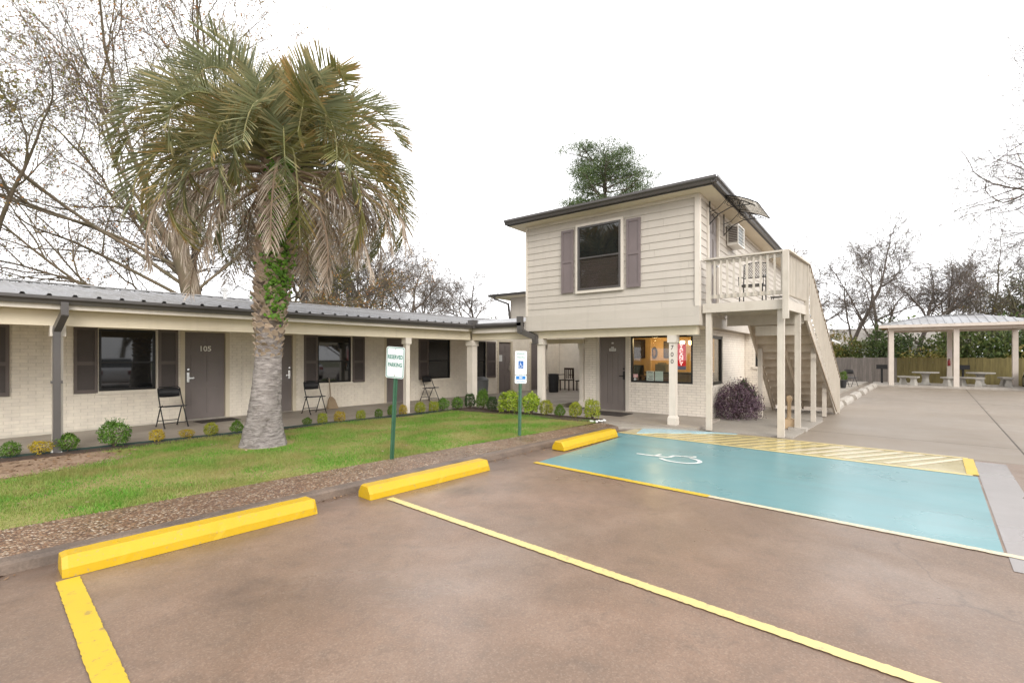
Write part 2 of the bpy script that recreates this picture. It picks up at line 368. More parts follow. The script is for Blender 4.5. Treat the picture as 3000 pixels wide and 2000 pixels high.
for (u0, u1) in ((9.9, 11.55), (11.55, 21.5), (21.5, 33.5), (33.5, 46)):
    for (v0, v1) in ((-40, -18), (-18, -12), (-12, JV), (JV, 2.6)):
        sheet('slab', rect(u0 + g, u1 - g, v0 + g, v1 - g), 0.0, DRIVE, parent=drv)
# painted stall and markings (each layer a few millimetres above the one below)
sheet('blue_stall_paint', KP([(5.42, -.6), (8.2, -.43), (8.22, -.12), (8.64, -.12), (8.52, -5.4), (5.3, -5.4)]), .004, BLUEP)
sheet('aisle_paint', KP([(8.66, -.13), (9.3, -.16), (9.9, -2.3), (9.96, -5.35), (8.54, -5.35)]), .004, AISLE)
slab('painted_ramp', [(9.24, 3.85), (9.83, 3.97), (10.17, 3.4), (10.34, 2.2), (10.06, 2.66), (9.66, 3.28)], .002, .014, LBLUEP)
sheet('grey_pad', KP([(4.9, -5.42), (9.75, -5.42), (9.75, -5.75), (4.9, -5.75)]), .004, GREYP)
def strip(name, m, a, b, wd, z, jag=0):
    a, b = V(K(*a)), V(K(*b)); d = (b - a); L = d.length; d /= L; s = V((-d.y, d.x, 0))
    n = max(2, int(L / .02)) if jag else 2; rr = random.Random(int(L * 100)); P = []; Q = []
    for i in range(n):
        q = a + d * L * i / (n - 1)
        P.append(q + s * (wd / 2 + rr.uniform(-jag, jag))); Q.append(q - s * (wd / 2 + rr.uniform(-jag, jag)))
    mb = MB()
    mb.add([(*p.xy, z) for p in P] + [(*p.xy, z) for p in Q], [(i, i + n, i + n + 1, i + 1) for i in range(n - 1)])
    o = mb.build(name, m); o['kind'] = 'structure'; return o
strip('parking_line', YLINE, (.315, -.44), (.30, -6.5), .125, .008, .003)
strip('parking_line', PLINE, (2.915, -.5), (2.90, -6.5), .085, .008, .004)
strip('parking_line', YLINE, (5.36, -.58), (5.32, -3.1), .10, .008, .006)
strip('parking_line', CLINE, (5.32, -3.1), (5.26, -5.75), .08, .008, .005)
strip('aisle_line', PLINE, (8.66, -.14), (8.56, -5.36), .09, .008, .005)
strip('aisle_line', PLINE, (9.36, -.2), (9.92, -2.3), .08, .008, .005)
strip('aisle_line', PLINE, (9.92, -2.3), (9.95, -5.36), .08, .0084, .005)
strip('aisle_line', YLINE, (8.6, -5.36), (9.92, -5.36), .12, .0095, .005)
for i in range(17):                                    # hatching across the access aisle
    v0 = -.62 - i * .255; u1 = 9.88 if v0 < -2.4 else 9.32 + (-.2 - v0) * .26
    du = u1 - 8.7
    strip('hatch_stripe', PLINE if i < 10 else CLINE, (8.72, v0), (u1 - .02, max(-5.3, v0 - du * .95 * .0 - du * .55)), .085, .0075, .004)
# painted wheelchair symbol
def sym(x, y, z=.009):                                 # x along +u (away), y along +v
    return K(6.98 + x * .44, -1.94 + y * .56 , z)
mb = MB()
def stroke(pts, wd):
    pts = [V((p[0], p[1], 0)) for p in pts]; L = []; R = []
    for i, p in enumerate(pts):
        d = (pts[min(i + 1, len(pts) - 1)] - pts[max(0, i - 1)]).normalized(); s = V((-d.y, d.x, 0)) * wd / 2
        L.append(p + s); R.append(p - s)
    n = len(pts)
    mb.add([sym(p.x, p.y) for p in L] + [sym(p.x, p.y) for p in R], [(i, i + n, i + n + 1, i + 1) for i in range(n - 1)])
stroke([(-.12, .95), (-.1, .62), (-.02, .1), (.03, .04)], .13)
stroke([(.03, .04), (.4, .02), (.62, -.5), (.78, -.44)], .12)
stroke([(-.04, .42), (.32, .38)], .1)
stroke([(-.2 + .5 * math.cos(a) * .95 + .12, -.3 + .52 * math.sin(a)) for a in np.linspace(math.radians(118), math.radians(345), 22)], .12)
o = mb.build('wheelchair_symbol', WLINE); o['kind'] = 'structure'
# kerb, walkway, lawn, porch floors
prof = [(0, 0), (.012, .066), (.035, .086), (.135, .091), (.135, 0)]
mb = MB(); us = [-8, 8.9]
mb.prism([K(us[0], v, z) for v, z in prof], V(K(us[1], 0)) - V(K(us[0], 0)))
o = mb.build('kerb', KERB); o['kind'] = 'structure'
slab('walkway', KP([(-8, .137), (8.95, .137), (9.15, .56), (6.57, .74), (3.83, .87), (0, .96), (-8, 1.2)]), 0, .09, AGG)
LAWNP = [(-7, 6.35), (.5, 5.9), (4.3, 5.55), (7.1, 5.22), (9.6, 4.95), (9.85, 5.2), (9.6, 8.3), (9.2, 9.1), (5.5, 9.5), (-7, 10.2)]
sheet('lawn', LAWNP, .082, LAWN)
slab('planting_bed', [(9.58, 5.0), (10.17, 5.0), (10.17, 9.3), (9.6, 9.32), (4.5, 9.86), (1.5, 10.14), (-7, 10.68), (-7, 10.1), (5.4, 9.42), (9.3, 9.05), (9.5, 8.3)], .0, .1, MULCH)
mb = MB()
for a, b in (((.6, 10.02), (2.6, 9.84)), ((2.6, 9.84), (4.9, 9.55)), ((4.9, 9.55), (9.2, 9.06))): mb.bar((*a, .1), (*b, .1), .02, .06)
o = mb.build('garden_edging', mat('edging_plastic', (.02, .04, .032), None, 4, .5)); o['kind'] = 'structure'
def wob(cx, cy, rx, ry, n=26, seed=1):
    r = random.Random(seed); return [(cx + rx * math.cos(a) * (k := r.uniform(.86, 1.1)), cy + ry * math.sin(a) * k) for a in np.linspace(0, 2 * math.pi, n, endpoint=False)]
sheet('bare_soil', wob(.75, 9.25, 1.55, .92, seed=4), .088, SOIL)
slab('porch_floor', [(-7, 10.62), (1.5, 10.12), (4.5, 9.84), (10.3, 9.25), (10.3, 7.6), (19, 7.6), (19, 12.28), (-7, 12.28)], 0, .11, PORCH)
slab('office_porch_floor', [(10.18, 2.95), (12.08, 2.95), (12.08, 7.598), (10.3, 7.598), (10.18, 7.3)], 0, .07, PORCH)
slab('apron', [K(8.95, .14), K(9.2, .58), (10.178, 5.2), (10.178, 3.1), K(9.6, -.6), K(9.15, .03)], 0, .045, CONC)
slab('stair_pad', [(10.42, 1.25), (13.6, 1.0), (15.9, 1.2), (15.9, 3.18), (12.1, 3.18), (12.1, 2.94), (10.42, 2.94)], 0, .022, CONC)
slab('side_walk', [(17.2, 2.4), (17.2, 1.7), (34, .35), (34, 2.4)], 0, .1, CONC)

# ================================================================== building helpers
class WP:                       # a wall plane: u along it, n out of it
    def __init__(s, axis, c): s.axis = axis; s.c = c
    def w(s, u, n, z): return V((u, s.c - n, z)) if s.axis == 'x' else V((s.c - n, u, z))
    def box(s, mb, u0, u1, n0, n1, z0, z1):
        a, b = s.w(u0, n0, z0), s.w(u1, n1, z1); return mb.box(a.x, b.x, a.y, b.y, a.z, b.z)
    def part(s, name, m, parent, *bs):
        mb = MB()
        for b in bs: s.box(mb, *b)
        return mb.build(name, m, parent)
    def rot(s): return (math.pi / 2, 0, 0) if s.axis == 'x' else (math.pi / 2, 0, -math.pi / 2)
def wall_boxes(W, mb, u0, u1, z0, z1, ops, n0=-.2, n1=0):
    us = sorted({u0, u1, *[min(max(o[i], u0), u1) for o in ops for i in (0, 1)]}); zs = sorted({z0, z1, *[min(max(o[i], z0), z1) for o in ops for i in (2, 3)]})
    for a, b in zip(us, us[1:]):
        run = None
        for c, d in zip(zs, zs[1:]):
            uc, zc = (a + b) / 2, (c + d) / 2
            if not any(o[0] < uc < o[1] and o[2] < zc < o[3] for o in ops):
                W.box(mb, a, b, n0, n1, c, d)
UNIT = {}
def unit(m):
    if m.name not in UNIT:
        mb = MB(); e = .5; b = .46
        mb.hexa([(-e, -e, -e), (e, -e, -e), (e, e, -e), (-e, e, -e), (-e, -e, e), (e, -e, e), (e, e, e), (-e, e, e)])
        UNIT[m.name] = mb.mesh('brick', m)
    return UNIT[m.name]
def project(p):
    d = math.cos(ANG) * p[0] + math.sin(ANG) * p[1]; l = math.sin(ANG) * p[0] - math.cos(ANG) * p[1]
    return (1500 + 1400 * l / max(d, .1), 1042 - 1400 * (p[2] - EYE) / max(d, .1), d)
def bricks(W, wall, u0, u1, z0, z1, ops, m, limit, L=.2, Hh=.066, n=.010):
    rr = random.Random(5); out = []; row = 0; z = z0
    while z < z1 - .02:
        zt = min(z + Hh - .009, z1); u = u0 - (0 if row % 2 else (L + .01) / 2)
        while u < u1:
            a, b = max(u, u0), min(u + L, u1); segs = [(a, b)]
            for o in ops:
                if o[2] < zt and o[3] > z:
                    ns = []
                    for (p, q) in segs:
                        if o[1] <= p or o[0] >= q: ns.append((p, q)); continue
                        if p < o[0] - .03: ns.append((p, o[0]))
                        if q > o[1] + .03: ns.append((o[1], q))
                    segs = ns
            out += [(p, q, z, zt) for p, q in segs if q - p > .03]
            u += L + .01
        z += Hh; row += 1
    def key(b):
        x, y, d = project(W.w((b[0] + b[1]) / 2, 0, (b[2] + b[3]) / 2)); return d if 20 < x < 2980 else 1e3 + d
    out.sort(key=key); me = unit(m)
    for (p, q, z, zt) in out[:limit]:
        c = W.w((p + q) / 2, n / 2 + rr.uniform(-.0015, .0015), (z + zt) / 2)
        put('brick', me, wall, c, scale=(q - p, n, zt - z) if W.axis == 'x' else (n, q - p, zt - z))
    mb = MB()
    for (p, q, z, zt) in out[limit:]: W.box(mb, p, q, 0.0, n + rr.uniform(-.0015, .0015), z, zt)
    o = mb.build('brickwork', m, wall); o['kind'] = 'stuff'
def window(W, P, u0, u1, z0, z1, fr=BLACKFR, gl=WGLASS, bar=.05, mid=.46, n=-.04, sill=None, name='window', lower=None):
    zm = z0 + (z1 - z0) * mid if mid else None; d = n - .045; f = n + .02
    b = [(u0, u0 + bar, d, f, z0, z1), (u1 - bar, u1, d, f, z0, z1), (u0 + bar, u1 - bar, d, f, z0, z0 + bar), (u0 + bar, u1 - bar, d, f, z1 - bar, z1)]
    if mid: b.append((u0 + bar, u1 - bar, d, f - .006, zm - bar * .4, zm + bar * .4))
    o = W.part(name, fr, P, *b)
    if mid:
        W.part('pane', lower or gl, o, (u0 + bar, u1 - bar, n - .022, n - .016, z0 + bar, zm - bar * .4))
        W.part('pane', gl, o, (u0 + bar, u1 - bar, n - .014, n - .008, zm + bar * .4, z1 - bar))
    else: W.part('pane', gl, o, (u0 + bar, u1 - bar, n - .022, n - .016, z0 + bar, z1 - bar))
    if sill: W.part('sill', sill, o, (u0 - .05, u1 + .05, -.05, .045, z0 - .07, z0 - .002))
    return o
def door(W, P, u0, u1, z0, z1, m=DOORC, fr=TRIM, hs=1, six=True, n=-.05, fw=.09, hm=CHROME):
    o = W.part('door', m, P, (u0, u1, n - .045, n, z0 + .015, z1))
    wdt = u1 - u0; h = z1 - z0
    if six:
        for (a, b) in ((.14, .46), (.54, .86)):
            for (c, d) in ((.06, .36), (.43, .74), (.80, .94)):
                W.part('panel', m, o, (u0 + a * wdt, u0 + b * wdt, n + .0005, n + .009, z0 + c * h, z0 + d * h))
                W.part('panel', m, o, (u0 + a * wdt + .025, u0 + b * wdt - .025, n + .0095, n + .016, z0 + c * h + .03, z0 + d * h - .03))
    else:
        for k in range(4): W.part('panel', m, o, (u0 + (.1 + .2 * k) * wdt + .006, u0 + (.3 + .2 * k) * wdt - .006, n + .0005, n + .008, z0 + .1 * h, z0 + .78 * h))
    hu = u0 + .07 if hs < 0 else u1 - .07
    mb = MB(); W.box(mb, hu - .025, hu + .025, n + .001, n + .014, z0 + .86, z0 + 1.08); W.box(mb, hu - .012, hu + .012, n + .014, n + .06, z0 + .94, z0 + .965)
    e = .11 * (1 if hs < 0 else -1); W.box(mb, min(hu, hu + e), max(hu, hu + e), n + .045, n + .065, z0 + .938, z0 + .968)
    W.box(mb, hu - .02, hu + .02, n + .001, n + .03, z0 + 1.13, z0 + 1.17)
    mb.build('handle', hm, o)
    W.part('door_frame', fr, P, (u0 - fw, u0 - .004, -.1, .018, z0, z1 + .05), (u1 + .004, u1 + fw, -.1, .018, z0, z1 + .05), (u0 - .004, u1 + .004, -.1, .016, z1 + .004, z1 + .05))
    W.part('threshold', OLDCONC, P, (u0 - .004, u1 + .004, -.1, .03, z0 - .01, z0 + .014))
    return o
def shutter(W, P, u0, u1, z0, z1, m=SHUT, pm=SHUTP, split=.45, n=.012, louver=True):
    s = .05; zm = z0 + (z1 - z0) * split; n1 = n + .035
    o = W.part('shutter', m, P, (u0, u0 + s, n, n1, z0, z1), (u1 - s, u1, n, n1, z0, z1), (u0 + s, u1 - s, n, n1, z0, z0 + .07), (u0 + s, u1 - s, n, n1, z1 - .06, z1), (u0 + s, u1 - s, n, n1, zm - .035, zm + .035))
    for a, b in ((z0 + .07, zm - .035), (zm + .035, z1 - .06)):
        mb = MB(); W.box(mb, u0 + s, u1 - s, n + .002, n + (.014 if louver else .02), a, b); k = int((b - a) / .045) if louver else 0
        for i in range(k):
            z = a + (b - a) * (i + .5) / k
            A, B = W.w(u0 + s, n + .02, z), W.w(u1 - s, n + .02, z); up = W.w(0, 1, 1) - W.w(0, 0, 0)
            mb.bar(A, B, .004, .036, up)
        mb.build('panel', pm, o)
    return o
def gutter_run(name, P, a, b, m, wd=.12, h=.11, out=None):        # K-style trough along a->b, 'out' points away from the eave
    a, b = V(a), V(b); o = V(out).normalized(); z = V((0, 0, 1))
    pr = [(0, 0), (.55, 0), (.7, .35), (1, .62), (1, 1), (.93, 1), (.93, .66), (.6, .4), (.5, .08), (.06, .08), (.06, 1), (0, 1)]
    pts = [a + o * (x * wd) + z * (y * h) for x, y in pr]
    mb = MB(); mb.prism(pts, b - a); return mb.build(name, m, P)
def square_tube(name, P, pts, m, wd, dp, out):
    mb = MB(); pts = [V(p) for p in pts]
    for a, b in zip(pts, pts[1:]):
        d = (b - a).normalized(); mb.bar(a - d * wd * .3, b + d * wd * .3, wd, dp, out)
    return mb.build(name, m, P)
def post(P, x, y, z0, z1, w_=.14, cap=True, base=False, m=TRIM):
    h = w_ / 2; o = bx('post', m, P, x - h, x + h, y - h, y + h, z0, z1)
    if cap: bx('capital', m, o, x - h - .03, x + h + .03, y - h - .03, y + h + .03, z1 - .16, z1 - .001)
    if base:
        e = h + .025
        bx('plinth', m, o, x - e, x + e, y - e, y + e, z0 - .001, z0 + .15)
        mb = MB(); mb.hexa([(x - e, y - e, z0 + .15), (x + e, y - e, z0 + .15), (x + e, y + e, z0 + .15), (x - e, y + e, z0 + .15), (x - h - .001, y - h - .001, z0 + .2), (x + h + .001, y - h - .001, z0 + .2), (x + h + .001, y + h + .001, z0 + .2), (x - h - .001, y + h + .001, z0 + .2)]); mb.build('plinth', m, o)
    return o

# ================================================================== left motel wing
wing = empty('motel_wing', (6, 12.3, 0), 'long single-storey painted brick motel wing with ribbed metal roof behind the palm', 'building')
WW = WP('x', 12.3)
WIN = [(-.05, .97, .85, 2.12), (2.63, 3.58, .85, 2.12), (7.23, 8.24, .82, 2.12), (11.07, 12.05, .8, 2.12), (12.87, 13.84, .76, 2.11)]
DRS = [(4.12, 4.94), (5.72, 6.54), (9.44, 10.24), (14.55, 15.28), (16.55, 17.35)]
ops = WIN + [(a - .09, b + .09, .11, 2.16) for a, b in DRS]
mb = MB(); wall_boxes(WW, mb, -6, 18.58, .0, 2.45, ops)
wl = mb.build('wall', MORTAR, wing)
bricks(WW, wl, -1.0, 18.55, .12, 2.26, ops, BRICKP, 300)
bx('back_wall', MORTAR, wing, -6, 18.58, 16.4, 16.6, 0, 2.45)
for i, q in enumerate(WIN):
    window(WW, wing, *q, sill=BRICKP, bar=.045)
for a, b, c, d in [(.99, 1.38, .83, 2.15), (2.25, 2.61, .82, 2.15), (3.62, 3.98, .83, 2.14), (6.84, 7.21, .8, 2.13), (8.27, 8.66, .8, 2.13), (10.66, 11.05, .78, 2.12), (13.86, 14.34, .74, 2.11)]:
    shutter(WW, wing, a, b, c, d, louver=False)
bx('window_trim', TRIM, wing, 3.585, 3.615, 12.27, 12.298, .83, 2.14)
dl = []
for i, (a, b) in enumerate(DRS): dl.append(door(WW, wing, a, b, .11, 2.11, hs=-1 if i == 0 else 1, fr=CREAM))
put_text('number', '105', .17, mat('number_white', (.9, .88, .8), None, 5, .4), dl[0], WW.w(4.53, -.028, 1.73), WW.rot(), .003, bold=.003)
put_text('number', '106', .13, WHITE, dl[1], WW.w(6.13, -.03, 1.73), WW.rot(), .003)
WW.part('notice', WHITE, dl[3], (14.6, 14.78, -.03, -.028, 1.35, 1.6))
bx('porch_ceiling', CREAM, wing, -6, 13.5, 9.52, 12.29, 2.262, 2.30)
bx('beam', CREAM, wing, -6, 10.5, 9.66, 9.84, 2.03, 2.26)
bx('fascia', CREAM, wing, -6, 10.2, 9.42, 9.518, 2.262, 2.44)
bx('soffit_trim', TRIM, wing, -6, 10.18, 9.405, 9.419, 2.265, 2.34)
gutter_run('gutter', wing, (-6, 9.403, 2.335), (10.28, 9.403, 2.335), DARKMET, .125, .115, (0, -1, 0))
for x in (1.79, 8.32): post(wing, x, 9.75, .11, 2.03, .12)
# downspout by the left post
square_tube('downspout', wing, [(1.83, 9.345, 2.335), (1.83, 9.345, 2.2), (1.77, 9.63, 1.96), (1.77, 9.63, .14)], DARKMET, .11, .085, (1, 0, 0))
bx('bracket', DARKMET, wing, 1.705, 1.835, 9.58, 9.68, 1.15, 1.19)
# ribbed roof panels
def roof_panel_mesh(width, run, rise, ribs, m):
    sx = width / ribs; prof = []
    for i in range(ribs):
        c = i * sx + sx / 2
        prof += [(i * sx, 0), (c - .035, 0), (c - .018, .032), (c + .018, .032), (c + .035, 0)]
        for q in (.6,): pass
    prof.append((width, 0)); n = len(prof)
    v = [(x, 0, z) for x, z in prof] + [(x, run, z + rise) for x, z in prof] + [(x, 0, z - .006) for x, z in prof] + [(x, run, z + rise - .006) for x, z in prof]
    f = [(i, i + 1, i + 1 + n, i + n) for i in range(n - 1)] + [(i + 1 + 2 * n, i + 2 * n, i + 3 * n, i + 1 + 3 * n) for i in range(n - 1)] + [(i + 2 * n, i + 1 + 2 * n, i + 1, i) for i in range(n - 1)]
    mb = MB(); mb.add(v, f); return mb.mesh('roof_panel', m)
pm = roof_panel_mesh(.838, 5.12, .70, 3, ROOFM)
pm2 = roof_panel_mesh(.838, 2.55, .348, 3, ROOFM)
for i in range(29):
    x = -5.75 + i * .84; put('roof_panel', pm if x < 13 else pm2, wing, (x, 9.36 if x < 13 else 11.93, (2.462 if x < 13 else 2.814) + .0015 * (i % 2)))
MB().add([(-6, 14.52, 3.145), (18.58, 14.52, 3.145), (18.58, 17.2, 2.5), (-6, 17.2, 2.5)], [(0, 1, 2, 3)]).build('roof_back', ROOFM, wing)
bx('ridge_cap', ROOFM, wing, -5.8, 18.56, 14.36, 14.62, 3.185, 3.21)
bx('roof_deck', CREAM, wing, -6, 13.5, 9.53, 9.6, 2.301, 2.45)
for x, y, h in ((5.35, 13.6, .22), (6.1, 13.9, .16)):
    mb = MB(); mb.lathe([(.05, 2.95), (.05, 3.05 + h), (.09, 3.05 + h), (.09, 3.1 + h), (.02, 3.14 + h)], 10, (x, y, 0)); mb.build('vent_pipe', CHROME, wing)

wing.rotation_euler.z = math.radians(-4.0)
# ================================================================== office building
off = empty('office_building', (13, 5, 0), 'two-storey office with beige lap siding above and painted brick below', 'building')
WO = WP('y', 12.1)
od, ow = (5.36, 6.14), (3.59, 5.21, .87, 2.09)
oops = [(od[0] - .1, od[1] + .1, .07, 2.13), ow]
mb = MB(); wall_boxes(WO, mb, 3.2, 6.6, 0, 2.3, oops); wl = mb.build('wall', OMORT, off)
bricks(WO, wl, 3.2, 6.6, .08, 2.22, oops, OBRICK, 210)
d = door(WO, off, *od, .07, 2.08, hs=-1, six=False, fw=.1, hm=BLACKPL)
WO.part('plaque', WHITE, d, (5.66, 5.86, -.048, -.044, 1.70, 1.775)); WO.part('plaque', WHITE, d, (5.72, 5.80, -.048, -.044, 1.785, 1.815)); WO.part('plaque', WHITE, d, (5.73, 5.79, -.048, -.044, 1.90, 1.94))
put_text('lettering', 'OFFICE', .05, SHUTP, d, WO.w(5.76, -.042, 1.74), WO.rot(), .0005)
o = window(WO, off, *ow, gl=CGLASS, bar=.05, mid=None, n=-.03)
WS = WP('x', 3.2); sw = (12.36, 13.33, .84, 2.07)
mb = MB(); wall_boxes(WS, mb, 12.302, 16.0, 0, 2.3, [sw]); wl2 = mb.build('side_wall', OMORT, off)
window(WS, off, *sw, gl=CGLASS, bar=.07, mid=None, n=-.03)
bricks(WS, wl2, 12.302, 15.99, .04, 2.22, [sw], OBRICK, 60)
WR = WP('y', 16.0); rw = (2.62, 2.9, 1.25, 1.95)
mb = MB(); wall_boxes(WR, mb, 2.35, 3.199, 0, 2.4, [rw]); wl3 = mb.build('rear_wing_wall', OMORT, off)
bricks(WR, wl3, 2.35, 3.18, .04, 2.38, [rw], OBRICK, 30)
window(WR, off, *rw, bar=.04, mid=.5); WR.part('sill', TRIM, off, (2.55, 2.97, -.02, .05, 1.17, 1.248))
bx('rear_side_wall', OBRICK, off, 16.2, 30.5, 2.35, 2.55, 0, 2.4)
bx('office_left_wall', OBRICK, off, 12.302, 18.58, 6.42, 6.6, 0, 2.3)
# overhang beam, ceiling, posts
bx('beam', CREAM, off, 10.36, 10.54, 2.98, 9.34, 2.02, 2.205)
bx('porch_ceiling', CREAM, off, 10.24, 12.08, 2.95, 7.3, 2.207, 2.235)
bx('connector_ceiling', CREAM, off, 10.5, 13.2, 7.3, 9.5, 2.262, 2.30)
p700 = post(off, 10.45, 3.52, .07, 2.02, .14, base=True)
for i, ch in enumerate('700'): put_text('number', ch, .135, BLACK, p700, (10.45 - .072, 3.52, 1.745 - i * .15), (math.pi / 2, 0, -math.pi / 2), .002)
post(off, 10.45, 6.98, .07, 2.02, .15)
post(off, 10.45, 9.42, .11, 2.02, .21)
# frame of the breezeway opening
bx('lintel', CREAM, off, 12.02, 12.16, 6.62, 8.05, 1.93, 2.06)
post(off, 12.09, 6.68, .11, 1.93, .11, base=True); post(off, 12.09, 7.99, .11, 1.93, .11)
# connector roof and gutter
gutter_run('gutter', off, (10.215, 9.1, 2.335), (10.215, 7.36, 2.335), DARKMET, .125, .115, (-1, 0, 0))
bx('fascia', TRIM, off, 10.218, 10.36, 7.3, 9.2, 2.207, 2.44)
mb = MB(); mb.prism([(10.15, 7.3, 2.462), (10.15, 9.4, 2.462), (10.3, 11.6, 2.48), (13.3, 11.6, 2.86), (13.3, 7.3, 2.86)], (0, 0, .012)); mb.build('connector_roof', ROOFM, off)
square_tube('downspout', off, [(10.1, 7.42, 2.56), (10.1, 7.42, 2.4), (10.1, 7.40, 2.22), (10.30, 7.08, 2.06), (10.32, 7.07, 1.92)], DARKMET, .14, .12, (1, 0, 0))
bx('splash_guard', DARKMET, off, 10.02, 10.22, 9.0, 9.2, 2.34, 2.58)
# upper storey
WU = WP('y', 10.2); U0, U1 = 2.9, 7.3
bx('upper_core', SIDING, off, 10.24, 30.5, 2.94, 7.3, 2.24, 5.0)
def lap(W, P, u0, u1, z, h, m, name='siding_board'):
    mb = MB(); a = [W.w(u0, -.038, z + h + .012), W.w(u0, .0, z), W.w(u0, -.018, z), W.w(u0, -.038, z + h)]
    mb.prism([W.w(u0, -.006, z), W.w(u0, -.018, z), W.w(u0, -.034, z + h + .012), W.w(u0, -.021, z + h + .012)], W.w(u1, 0, 0) - W.w(u0, 0, 0))
    return mb.build(name, m, P)
bh = (4.86 - 2.60) / 14
rj = random.Random(4)
for i in range(14):
    q = rj.choice([3.2, 3.75, 4.05, 6.4, 6.8, 5.2]) + rj.uniform(-.15, .15)
    lap(WU, off, U0 + .09, q - .0015, 2.60 + i * bh, bh, SIDING); lap(WU, off, q + .0015, U1 - .05, 2.60 + i * bh, bh, SIDING)
WU.part('skirt_board', SIDING, off, (U0 + .001, U1, -.035, .012, 2.21, 2.40)); WU.part('skirt_board', SIDING, off, (U0 + .001, U1, -.035, .006, 2.402, 2.598))
WU.part('corner_board', TRIM, off, (U0 - .004, U0 + .088, -.03, .014, 2.6, 4.9)); WU.part('corner_board', TRIM, off, (U1 - .048, U1, -.03, .012, 2.6, 4.9))
WU.part('frieze_board', TRIM, off, (U0, U1, -.03, .013, 4.862, 4.93))
WV = WP('x', 2.9)
for i in range(14): 
    for a, b in ((10.30, 10.82), (11.78, 30.4)): lap(WV, off, a, b, 2.60 + i * bh, bh, SIDING)
WV.part('corner_board', TRIM, off, (10.188, 10.298, -.03, .014, 2.6, 4.9))
WV.part('skirt_board', SIDING, off, (10.19, 30.4, -.035, .012, 2.21, 2.598))
WV.part('frieze_board', TRIM, off, (10.19, 30.4, -.03, .0125, 4.862, 4.93))
# upper window with shutters
BLIND = mat('blind', (.085, .058, .052), (.05, .036, .034), 3, .35, stretch=(.3, .3, 30))
BLINDG = glass('lower_glass', opaque=(.055, .038, .036), ior=1.6)
uw = window(WU, off, 4.62, 5.73, 3.14, 4.67, bar=.045, mid=.5, n=.04, fr=DARKMET)
for i in range(17):
    WU.part('blind_slat', BLIND, uw, (4.67, 5.68, .005, .016, 3.19 + i * .0415, 3.225 + i * .0415))
for c in uw.children:
    if c.name.startswith('pane'): c.data.materials[0] = CGLASS if c == [q for q in uw.children if q.name.startswith('pane')][0] else WGLASS
WU.part('window_backing', BLACK, uw, (4.66, 5.69, .002, .004, 3.18, 4.63))
WU.part('window_trim', TRIM, off, (4.56, 4.618, .0, .05, 3.07, 4.73), (5.732, 5.79, .0, .05, 3.07, 4.73), (4.618, 5.732, .0, .049, 4.672, 4.73), (4.618, 5.732, .0, .049, 3.07, 3.138))
for a, b in ((5.87, 6.2), (4.16, 4.49)): shutter(WU, off, a, b, 3.11, 4.65, SHUTU, SHUTU, .5, n=.0, louver=False)
# upper door, landing side
door(WV, off, 10.92, 11.68, 2.66, 4.74, fr=TRIM, n=-.03)
# roof with gutters
E0x, E0y, E1y, E1x = 9.85, 2.55, 7.65, 31.0
mb = MB(); zt = 5.06; r = 2.55; hh = .72
mb.add([(E0x, E0y, zt), (E1x, E0y, zt), (E1x, E1y, zt), (E0x, E1y, zt), (E0x + r, (E0y + E1y) / 2, zt + hh), (E1x - r, (E0y + E1y) / 2, zt + hh)], [(0, 1, 5, 4), (1, 2, 5), (2, 3, 4, 5), (3, 0, 4), (0, 3, 2, 1)])
rf = mb.build('roof', DARKROOF, off)
bx('soffit', CREAM, off, E0x + .02, E1x - .02, E0y + .02, E1y - .02, 4.932, 4.955)
bx('fascia', DARKMET, off, E0x, E0x + .02, E0y, E1y, 4.934, 5.055); bx('fascia', DARKMET, off, E0x + .02, E1x, E0y, E0y + .018, 4.934, 5.055)
gutter_run('gutter', off, (E0x - .002, E0y - .1, 4.955), (E0x - .002, E1y + .02, 4.955), DARKMET, .12, .125, (-1, 0, 0))
gutter_run('gutter', off, (E0x - .1, E0y - .002, 4.957), (E1x, E0y - .002, 4.957), DARKMET, .12, .125, (0, -1, 0))
mb = MB(); mb.bar((E0x, E0y, zt + .02), (E0x + r, (E0y + E1y) / 2, zt + hh + .02), .16, .03); mb.build('hip_cap', DARKROOF, rf)
for i in range(8): mb = MB(); mb.box(E0x - .03, E0x + .01, E1y - .3 - i * .6, E1y - .24 - i * .6, 5.075, 5.1); mb.build('gutter_bracket', DARKMET, off)
# lean-to at the rear of the building
bx('lean_to_wall', SIDING, off, 22, 26.6, 1.75, 2.34, .1, 2.2)
mb = MB(); mb.prism([(21.8, 2.36, 2.62), (21.8, 1.32, 2.24), (21.8, 1.32, 2.15), (21.8, 2.36, 2.5)], (5.2, 0, 0)); mb.build('lean_to_roof', DARKROOF, off)
bx('lean_to_fascia', WHITE, off, 21.8, 27, 1.29, 1.318, 2.12, 2.2)

# interior of the office, seen through the windows
ROOMW = mat('office_wall_paint', (.60, .40, .17), (.54, .36, .15), 2, .6)
bx('room_back', ROOMW, off, 15.2, 15.28, 3.42, 6.4, .08, 2.2); bx('room_side', ROOMW, off, 12.31, 15.2, 6.34, 6.4, .08, 2.2)
bx('room_side', ROOMW, off, 12.31, 12.355, 3.36, 3.40, .08, 2.2)
bx('room_floor', mat('room_floor', (.2, .14, .1), None, 4, .5), off, 12.31, 15.2, 3.42, 6.34, .06, .08)
bx('room_ceiling', mat('room_ceiling', (.62, .52, .38), None, 4, .7), off, 12.31, 15.2, 3.22, 6.34, 2.2, 2.22)
bx('partition', ROOMW, off, 13.9, 14.0, 5.36, 6.33, .08, 2.2)
DW = mat('dark_wood', (.05, .028, .018), (.035, .02, .014), 8, .45)
def thing_box(name, label, cat, m, *bxs, group=None):
    a = bxs[0]; mb = MB()
    for b in bxs: mb.box(*b)
    o = mb.build(name, m, None, loc=((a[0] + a[1]) / 2, (a[2] + a[3]) / 2, a[4])); return tag(o, label, cat, group)
